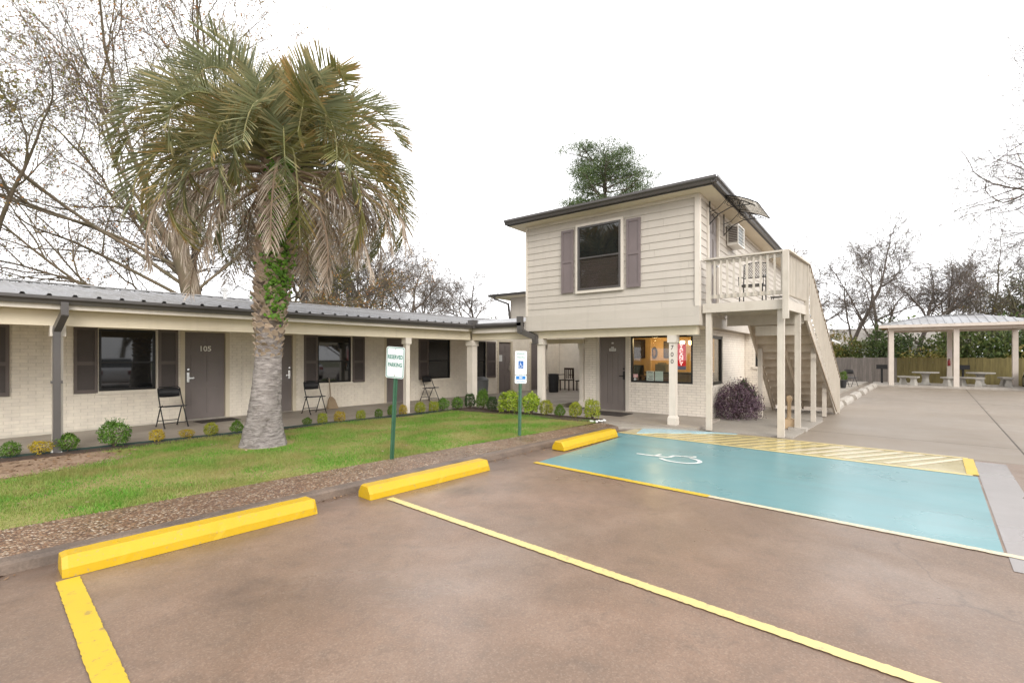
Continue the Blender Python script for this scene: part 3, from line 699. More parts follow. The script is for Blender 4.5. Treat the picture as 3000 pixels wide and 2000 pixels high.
r0 = empty('reception_counter', (13.2, 4.6, .08), 'brown reception counter behind the lit office window', 'counter')
bx('front_panel', mat('counter_panel', (.22, .13, .075), (.17, .1, .06), 5, .5), r0, 13.1, 13.7, 3.45, 5.15, .08, 1.08); bx('counter_top', DW, r0, 13.02, 13.75, 3.44, 5.2, 1.081, 1.12)
bx('kick_board', DW, r0, 13.085, 13.099, 3.46, 4.99, .08, .2)
def picture(y0, y1, z0, z1, x, label, core):
    p = empty('framed_picture', (x, (y0 + y1) / 2, z0), label, 'picture')
    b = .035; MB().box(x - .03, x, y0, y0 + b, z0, z1).box(x - .03, x, y1 - b, y1, z0, z1).box(x - .03, x, y0 + b, y1 - b, z0, z0 + b).box(x - .03, x, y0 + b, y1 - b, z1 - b, z1).build('frame', DW, p)
    bx('canvas', core, p, x - .012, x - .001, y0 + b, y1 - b, z0 + b, z1 - b)
DKC = mat('dark_canvas', (.06, .05, .045), (.11, .08, .06), 3, .5)
picture(5.52, 5.92, 1.5, 2.06, 13.895, 'dark framed board at the left of the office window', DKC)
picture(4.95, 5.42, 1.5, 2.04, 15.19, 'dark framed picture in the middle of the yellow office wall', DKC)
mb = MB(); c = V((15.185, 5.72, 1.67))
mir = empty('oval_mirror', c, 'small oval mirror with dark frame on the yellow office wall', 'mirror')
ov = lambda a, b, x: [V((x, c.y + a * math.cos(t_), c.z + b * math.sin(t_))) for t_ in np.linspace(0, 2 * math.pi, 24, endpoint=False)]
MB().prism(ov(.10, .19, c.x), (-.03, 0, 0)).build('frame', DW, mir); MB().prism(ov(.045, .11, c.x - .031), (-.006, 0, 0)).build('glass', mat('mirror', (.8, .8, .8), None, 3, .05, metal=1), mir)
ch = empty('chandelier', (14.0, 4.28, 2.2), 'small lit chandelier with warm shades behind the vacancy sign', 'chandelier')
mb = MB().tube([(14.0, 4.28, 2.2), (14.0, 4.28, 1.86)], .012, 6)
BR = mat('brass', (.5, .3, .1), None, 4, .3, metal=1); BULB = emit('warm_bulb', (1, .72, .32), 9)
for k in range(5):
    a = 2 * math.pi * k / 5; mb.tube([(14.0, 4.28, 1.9), (14 + .12 * math.cos(a), 4.28 + .12 * math.sin(a), 1.84), (14 + .2 * math.cos(a), 4.28 + .2 * math.sin(a), 1.88)], .008, 5)
    MB().lathe([(.03, 1.89), (.06, 1.93), (.065, 1.98), (.04, 2.0)], 10, (14 + .2 * math.cos(a), 4.28 + .2 * math.sin(a), 0)).build('shade', BULB, ch, True)
mb.build('arms', BR, ch)
fl = empty('ceiling_light', (13.0, 4.1, 2.19), 'lit oval ceiling light inside the office window', 'ceiling light')
MB().lathe([(.02, 2.13), (.1, 2.14), (.16, 2.17), (.17, 2.199)], 16, (13.0, 4.05, 0)).build('shade', emit('ceiling_glow', (1, .8, .5), 5), fl, True); MB().lathe([(.18, 2.185), (.18, 2.199)], 16, (13, 4.05, 0)).build('rim', BR, fl)
for (x, y, z, e) in ((14.0, 4.05, 1.75, 8), (13.1, 4.9, 2.0, 9), (14.5, 5.4, 1.95, 8)):
    L = bpy.data.lights.new('office_lamp', 'POINT'); L.energy = e; L.color = (1, .72, .38); L.shadow_soft_size = .12
    lo = bpy.data.objects.new('office_lamp', L); lo.location = (x, y, z); COL.objects.link(lo)
def ws_thing(name, label, cat):
    return empty(name, WO.w(4.4, -.08, .9), label, cat)
# things in the window
vn = empty('vacancy_sign', (12.2, 3.9, 1.31), 'glowing red vertical vacancy sign in the office window', 'sign')
bx('panel', emit('sign_red', (.6, .008, .015), .6), vn, 12.18, 12.2, 3.79, 4.0, 1.31, 1.87)
SL = emit('neon_letter', (1, .5, .45), 1.3)
for i, chh in enumerate('VACANCY'):
    put_text('letter', chh, .098, SL, vn, (12.176, 3.9, 1.825 - i * .077), (math.pi / 2, 0, -math.pi / 2), .002, sx=1.35, bold=.003)
bx('lower_panel', mat('purple_panel', (.18, .16, .3), None, 5, .4), vn, 12.18, 12.2, 3.79, 4.0, 1.22, 1.308)
for i, (a, b) in enumerate(((4.6, 4.8), (4.36, 4.57))):
    nt_ = empty('paper_notice', WO.w((a + b) / 2, -.06, .9), ['white paper notice with dark lines, left of two in the window', 'pale green paper notice, right of two in the window'][i], 'notice')
    WO.part('sheet', mat('paper%d' % i, (.75, .78, .72) if i == 0 else (.66, .74, .68), None, 5, .6), nt_, (a, b, -.064, -.06, .90, 1.17))
    for k in range(4 if i == 0 else 7):
        z = 1.125 - k * (.055 if i == 0 else .03); WO.part('printed_line', SHUTP if i == 0 else mat('faint%d' % k, (.5, .58, .53), None, 5, .6), nt_, (a + .03, b - .03 - .02 * (k % 3), -.0595, -.059, z, z + (.018 if k in (0, 2, 3) and i == 0 else .007)))
st = empty('window_sticker', WO.w(5.1, -.05, .95), 'small red and white sticker in the office window corner', 'sticker')
WO.part('sheet', mat('sticker_red', (.7, .3, .3), (.75, .6, .58), 60, .5), st, (5.03, 5.16, -.045, -.042, .995, 1.085))
MB().lathe([(.035, 0), (.035, .003)], 16).build('round_sticker', WHITE, None)
rs = bpy.data.objects['round_sticker']; rs.location = WO.w(5.11, -.042, .95); rs.rotation_euler = (0, -math.pi / 2, 0); tag(rs, 'tiny round white sticker below the red window sticker', 'sticker')
thing_box('cardboard_box', 'greenish bag standing on the reception counter', 'bag', mat('bag', (.20, .17, .11), None, 5, .7), (13.2, 13.45, 4.66, 4.96, 1.121, 1.34), (13.24, 13.41, 4.71, 4.9, 1.34, 1.38))
bpy.data.objects['cardboard_box'].name = 'counter_bag'
mo = empty('computer_monitor', (13.6, 5.6, .8), 'dark monitor on a stand at the left in the office', 'monitor')
bx('screen', BLACK, mo, 13.5, 13.54, 5.42, 5.76, 1.0, 1.3); bx('stand', BLACKPL, mo, 13.5, 13.58, 5.55, 5.63, .98, 1.0)
thing_box('side_desk', 'wooden desk under the monitor in the office', 'desk', DW, (13.3, 13.85, 5.4, 6.3, .94, .98), (13.32, 13.38, 5.42, 5.48, .08, .94), (13.32, 13.38, 6.2, 6.26, .08, .94), (13.75, 13.81, 5.42, 5.48, .08, .94), (13.75, 13.81, 6.2, 6.26, .08, .94))

# rear two-storey block and breezeway end wall
rear = empty('rear_block', (19, 10, 0), 'plain beige two-storey rear block seen above the metal roof', 'building')
bx('wall', SIDING, rear, 18.6, 24, 6.4, 14.25, 0, 4.4)
bx('eave', CREAM, rear, 18.0, 24, 6.4, 15.0, 4.401, 4.44)
mb = MB(); mb.prism([(17.95, 6.4, 4.442), (17.95, 15.05, 4.442), (17.95, 15.05, 4.56), (17.95, 6.4, 4.56)], (6, 0, 0)); mb.build('roof', DARKROOF, rear)
gutter_run('gutter', rear, (17.948, 6.4, 4.44), (17.948, 15.05, 4.44), DARKMET, .1, .1, (-1, 0, 0))
square_tube('downspout', rear, [(17.9, 14.75, 4.44), (17.95, 14.7, 4.32), (18.5, 14.3, 4.1), (18.53, 14.2, 3.2)], DARKMET, .08, .08, (1, 0, 0))
WB = WP('y', 18.6)
bx('breezeway_wall', mat('breezeway_paint', (.76, .69, .59), None, 3, .6), rear, 18.585, 18.599, 6.62, 12.0, .11, 2.6)  # added skin over the rear wall; brightness for the dark recess put into its colour
WB.c = 18.58; door(WB, rear, 9.35, 10.15, .11, 2.1, m=BLACKPL, n=.05); 
shutter(WB, rear, 11.75, 12.15, .3, 2.1)
# ================================================================== outside stair with landing
stair = empty('outside_stair', (11, 2, 0), 'beige wooden outside stair with railed landing beside the office', 'staircase')
DZ = 2.65; LX0, LX1 = 10.35, 12.1
def yo(x): return 1.38 - .095 * (x - 10.35)            # outer side of landing and flight
def yi(x): return 2.80 if x <= LX1 + .01 else 2.38
WPN = WOODPAINT
for k in range(10):
    a, b = LX0 + .02 + k * .174, LX0 + .02 + k * .174 + .166
    MB().hexa([(a, yo(a) + .02, DZ - .035), (b, yo(b) + .02, DZ - .035), (b, 2.8, DZ - .035), (a, 2.8, DZ - .035), (a, yo(a) + .02, DZ), (b, yo(b) + .02, DZ), (b, 2.8, DZ), (a, 2.8, DZ)]).build('deck_board', WPN, stair)
bx('rim_joist', WPN, stair, LX0 - .045, LX0 - .001, 1.35, 2.86, DZ - .19, DZ - .005)
mb = MB(); mb.bar((LX0, yo(LX0) - .005, DZ - .1), (LX1, yo(LX1) - .005, DZ - .1), .045, .19); mb.build('rim_joist', WPN, stair)
bx('ledger', WPN, stair, LX0, LX1 + .3, 2.84, 2.885, DZ - .2, DZ - .04)
bx('rim_joist', WPN, stair, LX1 + .002, LX1 + .046, yo(LX1) + .03, 2.8, DZ - .38, DZ - .006)
for k in range(3): x = LX0 + .4 + k * .45; bx('joist', WPN, stair, x, x + .04, yo(x) + .05, 2.8, DZ - .17, DZ - .036)
def ppost(x, y, z0, z1, s=.1):
    o = bx('post', WPN, stair, x - s / 2, x + s / 2, y - s / 2, y + s / 2, z0, z1); return o
ppost(10.41, 2.76, .024, DZ - .19, .105); ppost(10.41, 1.44, .008, DZ - .19, .115); ppost(11.62, yo(11.62) + .04, .024, DZ - .19, .105)
ppost(13.25, yo(13.25) + .06, .024, 1.75, .1); ppost(13.25, 2.29, .024, 1.75, .1); ppost(14.55, yo(14.55) + .06, .024, .85, .09)
bx('footing', OLDCONC, stair, 11.47, 11.77, yo(11.6) - .13, yo(11.6) + .2, .002, .07)
# railing posts
bx('rail_post', WPN, stair, LX0 - .05, LX0 + .045, 2.70, 2.79, DZ - .1, 3.53)
bx('rail_post', WPN, stair, LX0 - .15, LX0 - .05, 1.29, 1.39, 2.27, 3.53)
mb = MB(); x = LX1; mb.box(x - .045, x + .045, yo(x) - .07, yo(x) + .02, 2.33, 3.53); mb.build('rail_post', WPN, stair)
def rail(name, a, b, wd, h, m=WPN): return MB().bar(a, b, wd, h).build(name, m, stair)
rail('top_rail', (LX0 - .05, 2.84, 3.55), (LX0 - .05, 1.28, 3.55), .13, .035)
rail('top_rail', (LX0 - .02, yo(LX0) - .05, 3.551), (LX1 + .03, yo(LX1) - .03, 3.551), .13, .035)
rail('bottom_rail', (LX0 - .02, 2.70, 2.78), (LX0 - .02, 1.4, 2.78), .035, .08); rail('bottom_rail', (LX0, yo(LX0), 2.78), (LX1 - .05, yo(LX1), 2.78), .035, .08)
rail('upper_rail', (LX0 - .02, 2.70, 3.48), (LX0 - .02, 1.4, 3.48), .035, .07); rail('upper_rail', (LX0, yo(LX0), 3.48), (LX1 - .05, yo(LX1), 3.48), .035, .07)
bal = MB().box(-.018, .018, -.018, .018, -.5, .5).mesh('baluster', WPN)
for k in range(11): put('baluster', bal, stair, (LX0 - .056, 2.62 - k * .121, 3.13), scale=(1, 1, .78))
for k in range(14): x = LX0 + .08 + k * .118; put('baluster', bal, stair, (x, yo(x) - .036, 3.13), scale=(1, 1, .78))
# flight
FX1 = 15.9; NR = 14; rise = DZ / NR; going = (FX1 - LX1) / (NR - 1) * .985
for k in range(NR - 1):
    x = LX1 + .05 + k * going; z = DZ - (k + 1) * rise
    MB().hexa([(x, yo(x) + .04, z - .035), (x + going + .02, yo(x) + .03, z - .035), (x + going + .02, yi(x + .05) - .04, z - .035), (x, yi(x + .05) - .04, z - .035),
               (x, yo(x) + .04, z), (x + going + .02, yo(x) + .03, z), (x + going + .02, yi(x + .05) - .04, z), (x, yi(x + .05) - .04, z)]).build('tread', STEP, stair)
    MB().box(x + .001, x + .022, yo(x) + .045, yi(x + .05) - .045, z + .001, z + rise - .036).build('riser', STEP, stair)
def fz(x): return DZ - (x - LX1) / (FX1 - LX1) * DZ
for yy, nm in ((yo, 'stringer'), (yi, 'stringer')):
    for dz, hh in ((-.13, .24),):
        a, b = LX1 + .06, FX1
        s = .0 if yy is yo else -.02
        MB().bar((a, yy(a + .1) + s, fz(a) + dz), (b - .12, yy(b) + s, fz(b - .12) + dz + .05), .042, hh).build(nm, WPN if yy is yo else STEP, stair)
mid = lambda x: (yo(x) + yi(x)) / 2
MB().bar((LX1 + .1, mid(LX1 + .2), fz(LX1) - .25), (FX1 - .3, mid(FX1), fz(FX1 - .3) - .06), .04, .16).build('stringer', STEP, stair)
MB().bar((LX1 + .02, yo(LX1) - .035, 3.545), (FX1, yo(FX1) - .035, .93), .12, .035).build('handrail', RAWWOOD, stair)
MB().bar((LX1 + .03, yo(LX1) - .03, 3.46), (FX1 - .03, yo(FX1) - .03, .84), .035, .08).build('upper_rail', WPN, stair)
MB().bar((LX1 + .2, yo(LX1) - .075, 2.08), (FX1 - .55, yo(FX1 - .5) - .075, .10), .02, .05).build('brace', RAWWOOD, stair)
for k in range(27):
    x = LX1 + .1 + k * .139; z = fz(x)
    put('baluster', bal, stair, (x, yo(x) - .075, z + .40), scale=(.9, .7, 1.04))
bx('rail_post', WPN, stair, FX1 - .09, FX1, yo(FX1) - .06, yo(FX1) + .03, .02, .9)
bx('back_panel', WPN, stair, LX1 + .05, LX1 + .07, yo(LX1) + .1, 2.2, DZ - .62, DZ - .4)

# air conditioner
ac = empty('air_conditioner', (12.85, 2.76, 4.27), 'white window air conditioner on the upper side wall', 'air conditioner')
ACW = mat('ac_white', (.72, .70, .66), None, 5, .4)
MB().box(12.5, 13.2, 2.64, 2.89, 4.27, 4.30).box(12.5, 13.2, 2.64, 2.89, 4.74, 4.77).box(12.5, 12.53, 2.64, 2.89, 4.30, 4.74).box(13.17, 13.2, 2.64, 2.89, 4.30, 4.74).box(12.53, 13.17, 2.86, 2.89, 4.30, 4.74).build('case', ACW, ac)
bx('side_grille', SHUTP, ac, 12.494, 12.499, 2.66, 2.86, 4.33, 4.71)
for k in range(9): bx('fin', ACW, ac, 12.488, 12.493, 2.665, 2.855, 4.345 + k * .042, 4.352 + k * .042)
bx('coil', mat('coil', (.25, .27, .27), None, 9, .5, metal=.6), ac, 12.53, 13.17, 2.68, 2.70, 4.30, 4.74)
for k in range(5): bx('fin', ACW, ac, 12.53, 13.17, 2.645, 2.655, 4.36 + k * .08, 4.368 + k * .08)
# door awning
aw = empty('door_awning', (11.5, 2.9, 4.6), 'curved clear awning on black scroll brackets above the upper door', 'awning')
AWG = glass('awning_sheet', (.62, .59, .54), 1.3)
arc = [(0, 4.98), (-.2, 4.985), (-.4, 4.955), (-.6, 4.895), (-.8, 4.80), (-.98, 4.69)]
mb = MB(); n = len(arc)
for (z_off) in (0,):
    vs_ = [(x, 2.89 + y, z) for x in (10.78, 12.22) for y, z in arc] + [(x, 2.89 + y, z - .006) for x in (10.78, 12.22) for y, z in arc]
    mb.add(vs_, [(i, i + 1, i + 1 + n, i + n) for i in range(n - 1)] + [(i + 2 * n, i + 3 * n, i + 1 + 3 * n, i + 1 + 2 * n) for i in range(n - 1)])
mb.build('sheet', AWG, aw, True)
MB().tube([(10.78, 2.89 - .98, 4.69), (12.22, 2.89 - .98, 4.69)], .012, 6).build('front_bar', BLACK, aw)
for x in (10.78, 12.22): MB().tube([(x, 2.89 + y, z) for y, z in arc], .012, 6).build('edge_trim', BLACK, aw)
for x in (10.9, 12.12):
    mb = MB(); mb.tube([(x, 2.89 + y * .93, z - .02) for y, z in arc], .011, 6)
    mb.tube([(x, 2.875, 4.97), (x, 2.875, 4.42)], .012, 6)
    mb.tube([(x, 2.875, 4.44), (x, 2.7, 4.62), (x, 2.45, 4.73), (x, 2.05, 4.72)], .011, 6)
    mb.tube([(x, 2.875, 4.7), (x, 2.72, 4.74), (x, 2.6, 4.85), (x, 2.52, 4.94)], .008, 5)
    mb.tube([(x, 2.47 + .1 * math.cos(a) * (1 - a / 14), 4.82 + .085 * math.sin(a) * (1 - a / 14)) for a in np.linspace(0, 8.5, 26)], .007, 5)
    mb.tube([(x, 2.76 + .07 * math.cos(a) * (1 - a / 14), 4.6 + .07 * math.sin(a) * (1 - a / 14)) for a in np.linspace(0, 8.5, 22)], .007, 5)
    mb.tube([(x, 2.26 + .06 * math.cos(a), 4.785 + .055 * math.sin(a)) for a in np.linspace(0, 6.3, 16)], .007, 5)
    mb.build('bracket', BLACK, aw)
# porch pendant
pl = empty('porch_pendant_light', (11.2, 3.3, 2.2), 'white pendant lamp under the overhang near the office corner', 'lamp')
MB().lathe([(.05, 2.17), (.05, 2.206)], 12, (11.2, 3.32, 0)).build('canopy', WHITE, pl); MB().tube([(11.2, 3.32, 2.18), (11.2, 3.32, 2.1)], .008, 6).build('stem', WHITE, pl)
MB().lathe([(.03, 2.11), (.06, 2.09), (.13, 2.045), (.135, 2.035), (.05, 2.03)], 18, (11.2, 3.32, 0)).build('shade', mat('shade_glass', (.75, .78, .74), None, 4, .25), pl, True)

# ================================================================== seating
def folding_chair(name='folding_chair', m=BLACK, pm=BLACKPL):
    r = local(empty(name))                                   # front of the chair looks along -Y
    w2 = .21; R = .0115
    for s in (-1, 1):
        x = s * w2
        MB().tube([(x, -.22, 0), (x * .99, -.02, .38), (x * .96, .10, .62), (x * .94, .15, .78)], R, 7).build('front_leg', m, r, True)
        MB().tube([(x * .9, .26, 0), (x * .9, .06, .38), (x * .9, -.05, .45)], R, 7).build('rear_leg', m, r, True)
        for y in (-.22,): MB().lathe([(.017, 0), (.017, .025)], 8, (x, y, 0)).build('foot', pm, r)
        MB().lathe([(.017, 0), (.017, .025)], 8, (x * .9, .26, 0)).build('foot', pm, r)
    mb = MB(); mb.tube([(-w2 * .94, .15, .78), (-w2 * .8, .158, .815), (w2 * .8, .158, .815), (w2 * .94, .15, .78)], R, 7); mb.build('top_bar', m, r, True)
    MB().tube([(-w2 * .99, -.17, .1), (w2 * .99, -.17, .1)], R * .85, 6).build('crossbar', m, r); MB().tube([(-w2 * .9, .2, .12), (w2 * .9, .2, .12)], R * .85, 6).build('crossbar', m, r)
    n = 7; vs = []; 
    for j in range(2):
        for i in range(n):
            q = -1 + 2 * i / (n - 1); vs.append((q * w2 * .92, .135 + .035 * (1 - q * q) * 1 + j * .012, .60 + .012 * q * q)); vs.append((q * w2 * .92, .150 + .035 * (1 - q * q) + j * .012, .80 - .03 * q ** 4))
    fs = [(2 * i, 2 * i + 2, 2 * i + 3, 2 * i + 1) for i in range(n - 1)] + [(2 * n + 2 * i, 2 * n + 2 * i + 1, 2 * n + 2 * i + 3, 2 * n + 2 * i + 2) for i in range(n - 1)]
    fs += [(2 * i + 1, 2 * i + 3, 2 * n + 2 * i + 3, 2 * n + 2 * i + 1) for i in range(n - 1)] + [(2 * i, 2 * n + 2 * i, 2 * n + 2 * i + 2, 2 * i + 2) for i in range(n - 1)]
    MB().add(vs, fs).build('backrest', pm, r, True)
    MB().prism([(-.2, -.2, .425), (-.17, -.235, .425), (.17, -.235, .425), (.2, -.2, .425), (.185, .15, .405), (-.185, .15, .405)], (0, 0, .022)).build('seat', pm, r)
    return r
c0 = folding_chair(); c0.location = (3.6, 11.55, .11); c0.rotation_euler.z = math.radians(3)
tag(c0, 'black folding chair beside door 105', 'chair', 'black folding chairs')
dup(c0, (6.62, 11.35, .11), math.radians(-2), label='black folding chair right of the palm trunk, before the second window')
dup(c0, (10.72, 11.5, .11), math.radians(2), label='black folding chair by the third window near the corner post')
dup(c0, (28.1, .95, .1), math.radians(60), label='dark folding chair in front of the grey board fence')
# wire chair on the landing
r = empty('wire_chair', (11.3, 2.1, DZ), 'black wire mesh chair on the stair landing', 'chair')
IR = BLACK; cx, cy, z0 = 11.3, 2.1, DZ
for sx in (-1, 1):
    MB().tube([(cx - .2, cy + sx * .22, z0), (cx - .18, cy + sx * .22, z0 + .42)], .012, 6).build('leg', IR, r)
    MB().tube([(cx + .22, cy + sx * .22, z0), (cx + .2, cy + sx * .22, z0 + .42), (cx + .26, cy + sx * .22, z0 + .9)], .012, 6).build('leg', IR, r)
    MB().tube([(cx - .19, cy + sx * .235, z0 + .42), (cx - .19, cy + sx * .24, z0 + .6), (cx + .2, cy + sx * .24, z0 + .64)], .011, 6).build('arm', IR, r)
MB().box(cx - .2, cx + .2, cy - .23, cy + .23, z0 + .415, z0 + .435).build('seat', BLACKPL, r)
mb = MB(); bk = lambda u, v: (cx + .215 + .045 * v, cy + u * .23, z0 + .62 + v * .30 + (.04 * (1 - u * u) if v > .9 else 0))
mb.tube([bk(u, 1) for u in np.linspace(-1, 1, 9)] , .011, 6); mb.tube([bk(u, 0) for u in np.linspace(-1, 1, 5)], .01, 6)
mb.build('back_frame', IR, r)
mb = MB()
for k in range(-9, 10):
    for s in (-1, 1):
        a, b = k / 7, k / 7 + s * .75
        P_ = [(a + (b - a) * q, q) for q in np.linspace(0, 1, 6) if abs(a + (b - a) * q) <= 1]
        if len(P_) > 1: mb.tube([bk(*q) for q in (P_[0], P_[-1])], .004, 4)
mb.build('mesh_back', IR, r)
# small railing-height side table beside it
r = empty('plant_stand', (11.35, 1.62, DZ), 'small low black stand on the landing next to the wire chair', 'stand')
MB().box(11.2, 11.5, 1.5, 1.75, DZ + .14, DZ + .155).build('top', IR, r)
for a in (11.22, 11.48):
    for b in (1.52, 1.73): MB().tube([(a, b, DZ), (a, b, DZ + .14)], .008, 5).build('leg', IR, r)
# chair, table and bins in the breezeway
r = empty('dark_wood_chair', (17.5, 10.35, .11), 'dark slatted wooden chair against the breezeway wall', 'chair'); cx, cy = 17.5, 10.4
bx('seat', DW, r, cx - .22, cx + .22, cy - .24, cy + .24, .53, .57)
for a in (-.2, .18):
    for b in (-.22, .2): bx('leg', DW, r, cx + a - .02, cx + a + .02, cy + b - .02, cy + b + .02, .11, .53 if a < 0 else 1.03)
for k in range(5): bx('slat', DW, r, cx + .17, cx + .19, cy - .19 + k * .09, cy - .15 + k * .09, .6, .98)
bx('top_rail', DW, r, cx + .16, cx + .2, cy - .23, cy + .23, .98, 1.06)
for b in (-.23, .23): bx('arm', DW, r, cx - .22, cx + .2, cy + b - .02, cy + b + .02, .76, .79)
r = empty('low_table', (17.9, 9.75, .11), 'low dark table beside the wooden breezeway chair', 'table')
bx('top', DW, r, 17.6, 18.2, 9.45, 10.05, .5, .535)
for a in (17.63, 18.13):
    for b in (9.48, 9.98): bx('leg', DW, r, a, a + .04, b, b + .04, .11, .5)
def bin_(name, x, y, z, rad, h, m, label, dome=0):
    r = empty(name, (x, y, z), label, 'trash can')
    mb = MB(); mb.lathe([(rad * .86, z), (rad, z + h * .9), (rad, z + h)], 22, (x, y, 0)); mb.build('body', m, r, False)
    pr = [(rad * 1.05, z + h), (rad * 1.05, z + h + .03)] + ([(rad * .98, z + h + dome * .5), (rad * .7, z + h + dome * .85), (rad * .2, z + h + dome)] if dome else [(rad * .6, z + h + .05)])
    MB().lathe(pr, 22, (x, y, 0)).build('lid', m, r, bool(dome))
    for k in range(12):
        a = 2 * math.pi * k / 12; q = V((math.cos(a), math.sin(a), 0)); MB().bar(V((x, y, z + .03)) + q * rad * .875, V((x, y, z + h * .88)) + q * (rad + .002), .025, .012, q).build('rib', m, r)
bin_('trash_can', 16.3, 10.3, .11, .21, .70, BLACKPL, 'black ribbed trash can in the breezeway')
bin_('trash_can', 13.0, 11.3, .11, .27, .56, mat('grey_plastic', (.16, .165, .17), None, 5, .45), 'grey trash can with domed lid beside the corner post', .16)
# broom leaning on the wall
r = empty('broom', (7.5, 11.9, .11), 'faded straw broom leaning under the second window', 'broom')
STRAW = mat('straw', (.36, .27, .17), (.28, .2, .13), 30, .8, stretch=(8, 8, 1), bump=.4, bsc=80)
MB().tube([(7.5, 12.02, .42), (7.56, 12.2, .95)], [.016, .014], 8).build('handle', mat('broom_stick', (.34, .27, .2), None, 5, .5), r)
MB().hexa([(7.34, 11.88, .115), (7.66, 11.88, .115), (7.66, 11.98, .115), (7.34, 11.98, .115), (7.42, 11.96, .36), (7.60, 11.96, .36), (7.60, 12.02, .36), (7.42, 12.02, .36)]).build('bristles', STRAW, r)
MB().hexa([(7.42, 11.955, .36), (7.60, 11.955, .36), (7.60, 12.025, .36), (7.42, 12.025, .36), (7.475, 11.99, .44), (7.53, 11.99, .44), (7.53, 12.04, .44), (7.475, 12.04, .44)]).build('shoulder', STRAW, r)
# door mats
MATM = mat('mat_rubber', (.05, .04, .036), (.035, .03, .028), 20, .85, bump=.6, bsc=120)
for (x0, x1, y0, y1, z, lb) in ((4.15, 4.95, 11.55, 12.05, .11, 'dark doormat in front of door 105'), (11.0, 11.75, 5.0, 6.05, .07, 'wide dark doormat in front of the office door')):
    r = empty('doormat', ((x0 + x1) / 2, (y0 + y1) / 2, z), lb, 'doormat')
    bx('pad', MATM, r, x0, x1, y0, y1, z + .001, z + .012); MB().box(x0 + .03, x1 - .03, y0 + .03, y1 - .03, z + .0125, z + .017).build('pile', MATM, r)
# smokers post
r = empty('ash_receptacle', (11.73, 1.47, .022), 'tan cigarette receptacle post standing under the landing', 'ash bin')
TAN = mat('tan_plastic', (.52, .37, .22), None, 5, .5)
MB().box(11.63, 11.83, 1.37, 1.57, .024, .22).build('base', TAN, r); MB().lathe([(.09, .22), (.05, .25), (.04, .27), (.038, .58), (.05, .60), (.06, .65), (.055, .70), (.02, .725)], 18, (11.73, 1.47, 0)).build('tube', TAN, r, True)
MB().lathe([(.02, 0), (.02, .01)], 10).build('opening', BLACK, r)
op = [c for c in r.children if c.name.startswith('opening')][0]; op.data.transform(Matrix.Rotation(math.pi / 2, 4, 'Y')); op.location = V((11.73 - .064, 1.47 - .02, .65)) - V(r.location)

# ================================================================== signs
GREENP = mat('green_post', (.035, .10, .055), (.05, .13, .08), 6, .4)
SIGNW = mat('sign_white', (.66, .71, .71), (.62, .67, .68), 4, .35)
SIGNG = mat('sign_green', (.015, .17, .12), None, 4, .4)
SIGNB = mat('sign_blue', (.01, .10, .36), None, 4, .4)
SIGNLB = mat('sign_blue_light', (.02, .19, .52), None, 4, .4)
def rrect(w_, h_, r, n=5):
    P = []
    for cx, cz, a0 in ((w_ / 2 - r, h_ / 2 - r, 0), (-w_ / 2 + r, h_ / 2 - r, 90), (-w_ / 2 + r, -h_ / 2 + r, 180), (w_ / 2 - r, -h_ / 2 + r, 270)):
        for k in range(n + 1):
            a = math.radians(a0 + 90 * k / n); P.append((cx + r * math.cos(a), cz + r * math.sin(a)))
    return P
def plate(name, m, parent, cx, cz, w_, h_, r, y0, y1): return MB().prism([(cx + a, y0, cz + b) for a, b in rrect(w_, h_, r)], (0, y1 - y0, 0)).build(name, m, parent)
def ring(name, m, parent, cx, cz, w_, h_, r, t_, y):
    A, B = rrect(w_, h_, r), rrect(w_ - 2 * t_, h_ - 2 * t_, r - t_ * .6); n = len(A)
    return MB().add([(cx + a, y, cz + b) for a, b in A] + [(cx + a, y, cz + b) for a, b in B], [(i, (i + 1) % n, (i + 1) % n + n, i + n) for i in range(n)]).build(name, m, parent)
def sign_post(root, h):
    pr = [(-.03, .02), (-.03, .005), (-.012, .005), (-.012, -.018), (.012, -.018), (.012, .005), (.03, .005), (.03, .02), (.02, .02), (.02, .012), (-.02, .012), (-.02, .02)]
    MB().prism([(x, y, 0) for x, y in pr][::-1], (0, 0, h)).build('post', GREENP, root)
    for k in range(8): MB().box(-.004, .004, -.0195, -.0182, .3 + k * .12, .308 + k * .12).build('hole', BLACK, root)
def wheelchair(root, cx, cz, s, y, m):
    mb = MB()
    def strk(pts, wd):
        pts = [V((p[0], 0, p[1])) for p in pts]; L = []; R = []; n = len(pts)
        for i, p in enumerate(pts):
            d = (pts[min(i + 1, n - 1)] - pts[max(0, i - 1)]).normalized(); q = V((-d.z, 0, d.x)) * wd / 2; L.append(p + q); R.append(p - q)
        mb.add([(cx + p.x * s, y, cz + p.z * s) for p in L + R], [(i, i + 1, i + n + 1, i + n) for i in range(n - 1)])
    strk([(-.12, .62), (-.09, .2), (-.05, .02)], .13); strk([(-.06, .06), (.3, .04), (.5, -.5), (.64, -.45)], .12); strk([(-.08, .3), (.26, .28)], .1)
    strk([(-.1 + .42 * math.cos(a), -.28 + .42 * math.sin(a)) for a in np.linspace(math.radians(125), math.radians(350), 16)], .11)
    k = 12; mb.add([(cx + (-.13 + .11 * math.cos(2 * math.pi * i / k)) * s, y, cz + (.78 + .11 * math.sin(2 * math.pi * i / k)) * s) for i in range(k)], [tuple(range(k))])
    return mb.build('wheelchair_symbol', m, root)
FT = (math.pi / 2, 0, 0)
s1 = local(empty('reserved_parking_sign', label='leaning sign reading reserved parking in green letters on green post', cat='sign'))
sign_post(s1, 1.55)
pl_ = plate('plate', SIGNW, s1, 0, 1.40, .29, .445, .035, -.024, -.020); ring('border', SIGNG, pl_, 0, 1.40, .272, .427, .03, .009, -.0246)
